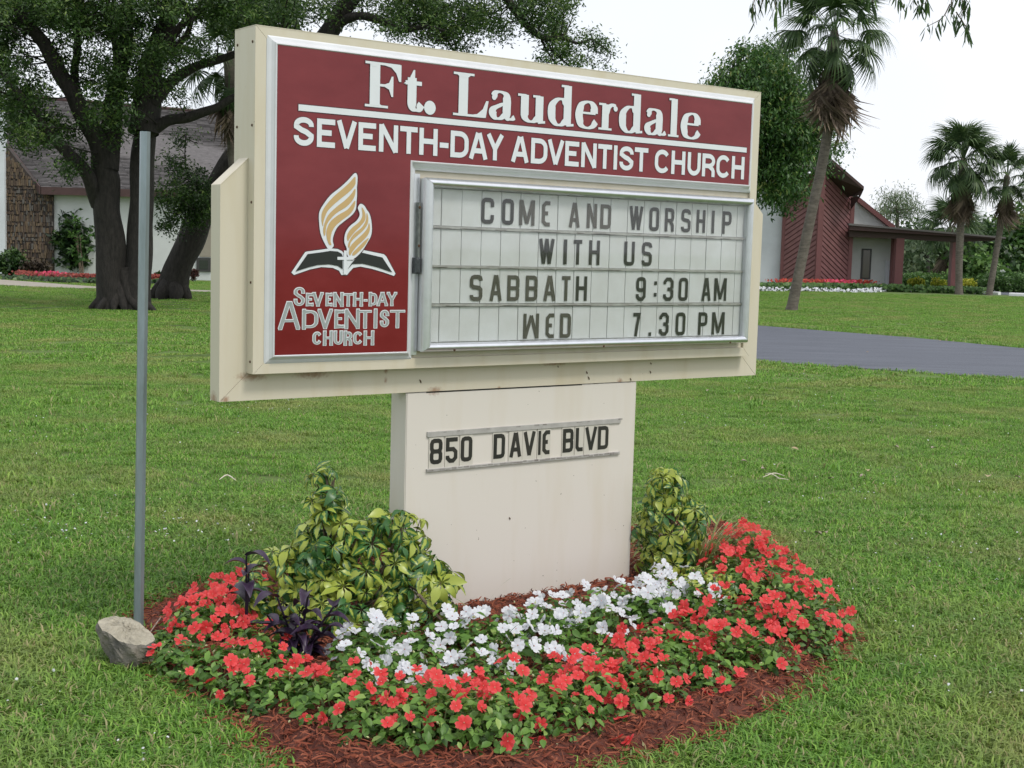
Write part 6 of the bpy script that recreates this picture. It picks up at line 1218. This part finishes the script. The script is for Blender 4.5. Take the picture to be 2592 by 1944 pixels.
# facade: two faces meeting at a corner nearer the viewer
pc = K(2067, 727, RY-1.4); pl = K(1976, 727, RY); pr = K(2146, 727, RY)
ztc, ztl, ztr = K(2067, 428, RY-1.4)[2], K(1976, 460, RY)[2], K(2146, 498, RY)[2]
def face(P0, P1, z0t, z1t, up_dir):
    P0, P1 = P0[:2], P1[:2]; Lw = np.linalg.norm(P1-P0); u = (P1-P0)/Lw; n = np.array([u[1], -u[0]]); n = n if n[1] < 0 else -n
    V = [(*P0, 0), (*P1, 0), (*P1, z1t), (*P0, z0t)]; V += [(v[0]-n[0]*.2, v[1]-n[1]*.2, v[2]) for v in V]
    obj('facade_wall', V, [(0, 1, 2, 3), (7, 6, 5, 4), (0, 4, 5, 1), (1, 5, 6, 2), (2, 6, 7, 3), (3, 7, 4, 0)], M['redtrim'], ch, world=True)
    step = .255; slope = .62; c0 = -Lw*slope if up_dir > 0 else 0; c = -Lw*slope - step; top = max(z0t, z1t)+Lw*slope
    poly = [(0, .02), (Lw, .02), (Lw, z1t), (0, z0t)]
    def clip(P, f):
        o_ = []
        for i in range(len(P)):
            a, b = P[i], P[(i+1) % len(P)]; fa, fb = f(a), f(b)
            if fa >= 0: o_.append(a)
            if (fa >= 0) != (fb >= 0): t = fa/(fa-fb); o_.append((a[0]+(b[0]-a[0])*t, a[1]+(b[1]-a[1])*t))
        return o_
    while c < top:
        q = clip(clip(poly, lambda p: p[1]-(c+.03+slope*up_dir*(p[0] if up_dir > 0 else p[0]-Lw)*1.0)), lambda p: (c+step-.03+slope*up_dir*(p[0] if up_dir > 0 else p[0]-Lw))-p[1])
        if len(q) >= 3 and max(p[1] for p in q)-min(p[1] for p in q) > .05:
            m_ = len(q); d = .05; V = [(P0[0]+u[0]*x+n[0]*d, P0[1]+u[1]*x+n[1]*d, z) for x, z in q] + [(P0[0]+u[0]*x+n[0]*.002, P0[1]+u[1]*x+n[1]*.002, z) for x, z in q]
            obj('siding_board', V, [tuple(range(m_))] + [(i, i+m_, (i+1) % m_+m_, (i+1) % m_) for i in range(m_)], M['redwood'], ch, world=True)
        c += step
face(pl, pc, ztl, ztc, 1); face(pc, pr, ztc, ztr, -1)
for p, zt_, w_ in ((pc, ztc, .13), (pr, ztr, .10), (pl, ztl, .07)):
    MB().box(p[0]-w_, p[0]+w_, p[1]-w_-.06, p[1]+w_, 0, zt_-.02).obj('corner_board', M['redtrim'], ch, world=True)
# shed roof over the facade: peak above the corner, sloping down both ways with a deep overhang
pk_, lowr, lowe = K(2108, 404, RY-1.8), K(2187, 472, RY-1.8), K(2180, 494, RY-1.8)
back = np.array([-1.5, 6.0, 1.2])
left = K(1960, 462, RY-1.9)
V = [tuple(pk_), tuple(lowr), tuple(lowr+back), tuple(pk_+back)]; th = np.array([0, 0, -.16]); V += [tuple(np.array(v)+th) for v in V]
obj('roof', V, [(0, 1, 2, 3), (7, 6, 5, 4), (0, 4, 5, 1), (1, 5, 6, 2), (2, 6, 7, 3), (3, 7, 4, 0)], M['fascia'], ch, world=True)
pkl = K(2078, 416, RY-1.9); tl = K(1990, 405, RY+4); V = [tuple(pkl), tuple(pk_+[0, .05, .01]), tuple(K(2075, 405, RY+4)), tuple(tl), tuple(left)]; V += [(v[0], v[1], v[2]-.15) for v in V]
obj('roof', V, [(0, 1, 2, 3, 4), (9, 8, 7, 6, 5)] + [(i, i+5, (i+1) % 5+5, (i+1) % 5) for i in range(5)], M['shingle'], ch, world=True)
V = [tuple(pk_+[0, .02, -.15]), tuple(lowr+[0, .02, -.15]), tuple(lowe), tuple(K(2150, 498, RY-.3)), tuple(K(2146, 502, RY-.2)), tuple(K(2070, 430, RY-1.3))]; obj('soffit', V, [(0, 5, 4, 3, 2, 1)], M['soffit'], ch, world=True)
V = [tuple(K(2172, 498, RY-1)), tuple(K(2186, 474, RY-1.8)), tuple(K(2179, 496, RY-1.6)), tuple(K(2153, 532, RY-.2)), tuple(K(2153, 500, RY-.2))]; obj('end_board', V, [(0, 1, 2, 3, 4)], M['fascia'], ch, world=True)
# white gable above the canopy and its rake board
gz = lambda px, py: K(px, py, RY+1.5)
V = [tuple(gz(2150, 600)), tuple(gz(2262, 600)), tuple(gz(2250, 570)), tuple(gz(2172, 508)), tuple(gz(2150, 520))]; V += [(v[0], v[1]+.3, v[2]) for v in V]
obj('gable_wall', V, [(0, 1, 2, 3, 4), (9, 8, 7, 6, 5)] + [(i, i+5, (i+1) % 5+5, (i+1) % 5) for i in range(5)], M['stucco'], ch, world=True)
a, b = gz(2168, 500)+[0, -.3, 0], gz(2262, 575)+[0, -.3, 0]; V = [tuple(a+[0, 0, .05]), tuple(b+[0, 0, .05]), tuple(b+[0, 0, -.22]), tuple(a+[0, 0, -.22])]; V += [(v[0], v[1]+.3, v[2]) for v in V]
obj('rake_board', V, [(3, 2, 1, 0), (4, 5, 6, 7), (0, 1, 5, 4), (7, 6, 2, 3), (1, 2, 6, 5)], M['redtrim'], ch, world=True)
V = [tuple(a+[0, .05, .08]), tuple(b+[0, .05, .08]), tuple(b+[-2, 8, .6]), tuple(a+[-2, 8, .6])]; obj('roof', V, [(0, 1, 2, 3)], M['shingle'], ch, world=True)
quad_box('entrance_wall', K(2146, 727, RY+1.2), K(2253, 729, RY+1.2), 0, K(2200, 596, RY+1.2)[2], .3, M['stucco'], ch)
dr = quad_box('door', K(2178, 705, RY+1.14), K(2203, 705, RY+1.14), K(2178, 706, RY+1.14)[2], K(2178, 629, RY+1.14)[2], .06, M['winframe'], ch)
quad_box('glass', K(2182, 705, RY+1.12), K(2199, 705, RY+1.12), K(2178, 703, RY+1.12)[2], K(2178, 633, RY+1.12)[2], .015, mat('brown_tinted_glass', (.07, .055, .045), .12, spec=.8), dr)
quad_box('white_pillar', K(2241, 728, RY+.9), K(2253, 729, RY+.9), 0, K(2247, 660, RY+.9)[2], .3, M['stucco_w'], ch)
# canopy: deep fascia tapering in view because it runs away to the right
CY = RY-.9
def slab(name, P, y0_, y1_, m):                  # outline in the view, real depth from y0_ to y1_
    Q = [K(px, py, y0_) for px, py in P]; n = len(Q); V = [(q[0], y0_, q[2]) for q in Q] + [(q[0], y1_, q[2]) for q in Q]
    return obj(name, V, [tuple(range(n)), tuple(reversed(range(n, 2*n)))] + [(i, i+n, (i+1) % n + n, (i+1) % n) for i in range(n)], m, ch, world=True)
slab('canopy_fascia', [(2150, 582), (2545, 606), (2545, 602), (2150, 568)], CY, CY+.25, M['fascia'])
slab('canopy_drip_edge', [(2149, 570), (2546, 604), (2546, 600), (2149, 565)], CY-.08, CY+.30, mat('grey_metal_drip_edge', (.15, .14, .14), .6, .3))
slab('canopy_beam', [(2150, 600), (2280, 605), (2416, 613), (2510, 610), (2538, 605), (2150, 580)], CY+.28, CY+.6, M['soffit'])
slab('canopy_deck', [(2150, 584), (2540, 605), (2540, 603), (2150, 578)], CY+.6, CY+6.5, M['soffit'])
for px, Y_, w_, py_, yt_ in ((2270, CY+.45, .20, 728, 603), (2258, CY+1.6, .14, 727, 603), (2410, CY+.5, .14, 733, 611), (2404, CY+3, .10, 731, 610)):
    p = K(px, py_, Y_); zt_ = K(px, yt_, Y_)[2]; MB().box(p[0]-w_, p[0]+w_, Y_-w_, Y_+w_, 0, zt_).obj('post', M['redtrim'], ch, world=True)
# --- parking stops, small house and mail post far right
for (pa, pb_), lb in ((((2467, 744), (2498, 746)), 'white concrete parking stop left of the thin palm'), (((2513, 746), (2530, 747)), 'short visible white parking stop just right of the thin palm'), (((2556, 749), (2620, 752)), 'white parking stop at the right edge of the photo')):
    A_, B_ = G(*pa), G(*pb_); u = (B_-A_)[:2]; n_v = np.array([-u[1], u[0]])/np.linalg.norm(u)*.09; c = (A_+B_)/2; V = []
    for z_, k_ in ((0, 1), (.10, .9), (.15, .5)):
        V += [(*(A_[:2]-n_v*k_-c[:2]), z_), (*(B_[:2]-n_v*k_-c[:2]), z_), (*(B_[:2]+n_v*k_-c[:2]), z_), (*(A_[:2]+n_v*k_-c[:2]), z_)]
    o = obj('parking_stop', V, [(i+4*l, (i+1) % 4+4*l, (i+1) % 4+4*l+4, i+4*l+4) for l in range(2) for i in range(4)] + [(8, 9, 10, 11)], mat('white_painted_concrete', (.75, .76, .78), .7)); o.location = (c[0], c[1], .012); setp(o, lb, 'parking stop', 'white parking stops')
hs = thing('house', 'tan low house with brown hip roof at the far right behind the hedge', 'building', PT(2600, 725, 115)*[1, 1, 0])
def Hh(px, py, Y=115): return PT(px, py, Y)
quad_box('wall', Hh(2562, 725), Hh(2800, 732), 0, Hh(2562, 668)[2], .3, M['beige'], hs)
V = [tuple(Hh(2535, 668, 114.4)), tuple(Hh(2820, 676, 114.4)), tuple(Hh(2760, 632, 119)), tuple(Hh(2600, 648, 119))]; V += [(v[0], v[1], v[2]-.3) for v in V]; obj('roof', V, [(0, 1, 2, 3), (4, 7, 6, 5), (0, 4, 5, 1), (1, 5, 6, 2), (2, 6, 7, 3), (3, 7, 4, 0)], mat('brown_tile_roof', (.22, .15, .12), .9, noise=.3, nscale=4), hs, world=True)
quad_box('fascia', Hh(2535, 668, 114.3), Hh(2820, 676, 114.3), Hh(2535, 672, 114.3)[2], Hh(2535, 666, 114.3)[2], .1, M['stucco'], hs, Hh(2820, 675, 114.3)[2], Hh(2820, 681, 114.3)[2])
mp_ = G(2530, 728); mpt = thing('pillar', 'small white pillar with a flat cap behind the hedge at right', 'pillar', mp_)
MB().box(-.16, .16, -.16, .16, 0, 1.0).obj('shaft', M['stucco'], mpt); MB().box(-.24, .24, -.24, .24, 1.0, 1.09).obj('cap', M['stucco'], mpt); MB().box(.12, .17, -.03, .03, 1.09, 1.3).obj('finial', M['stucco'], mpt)
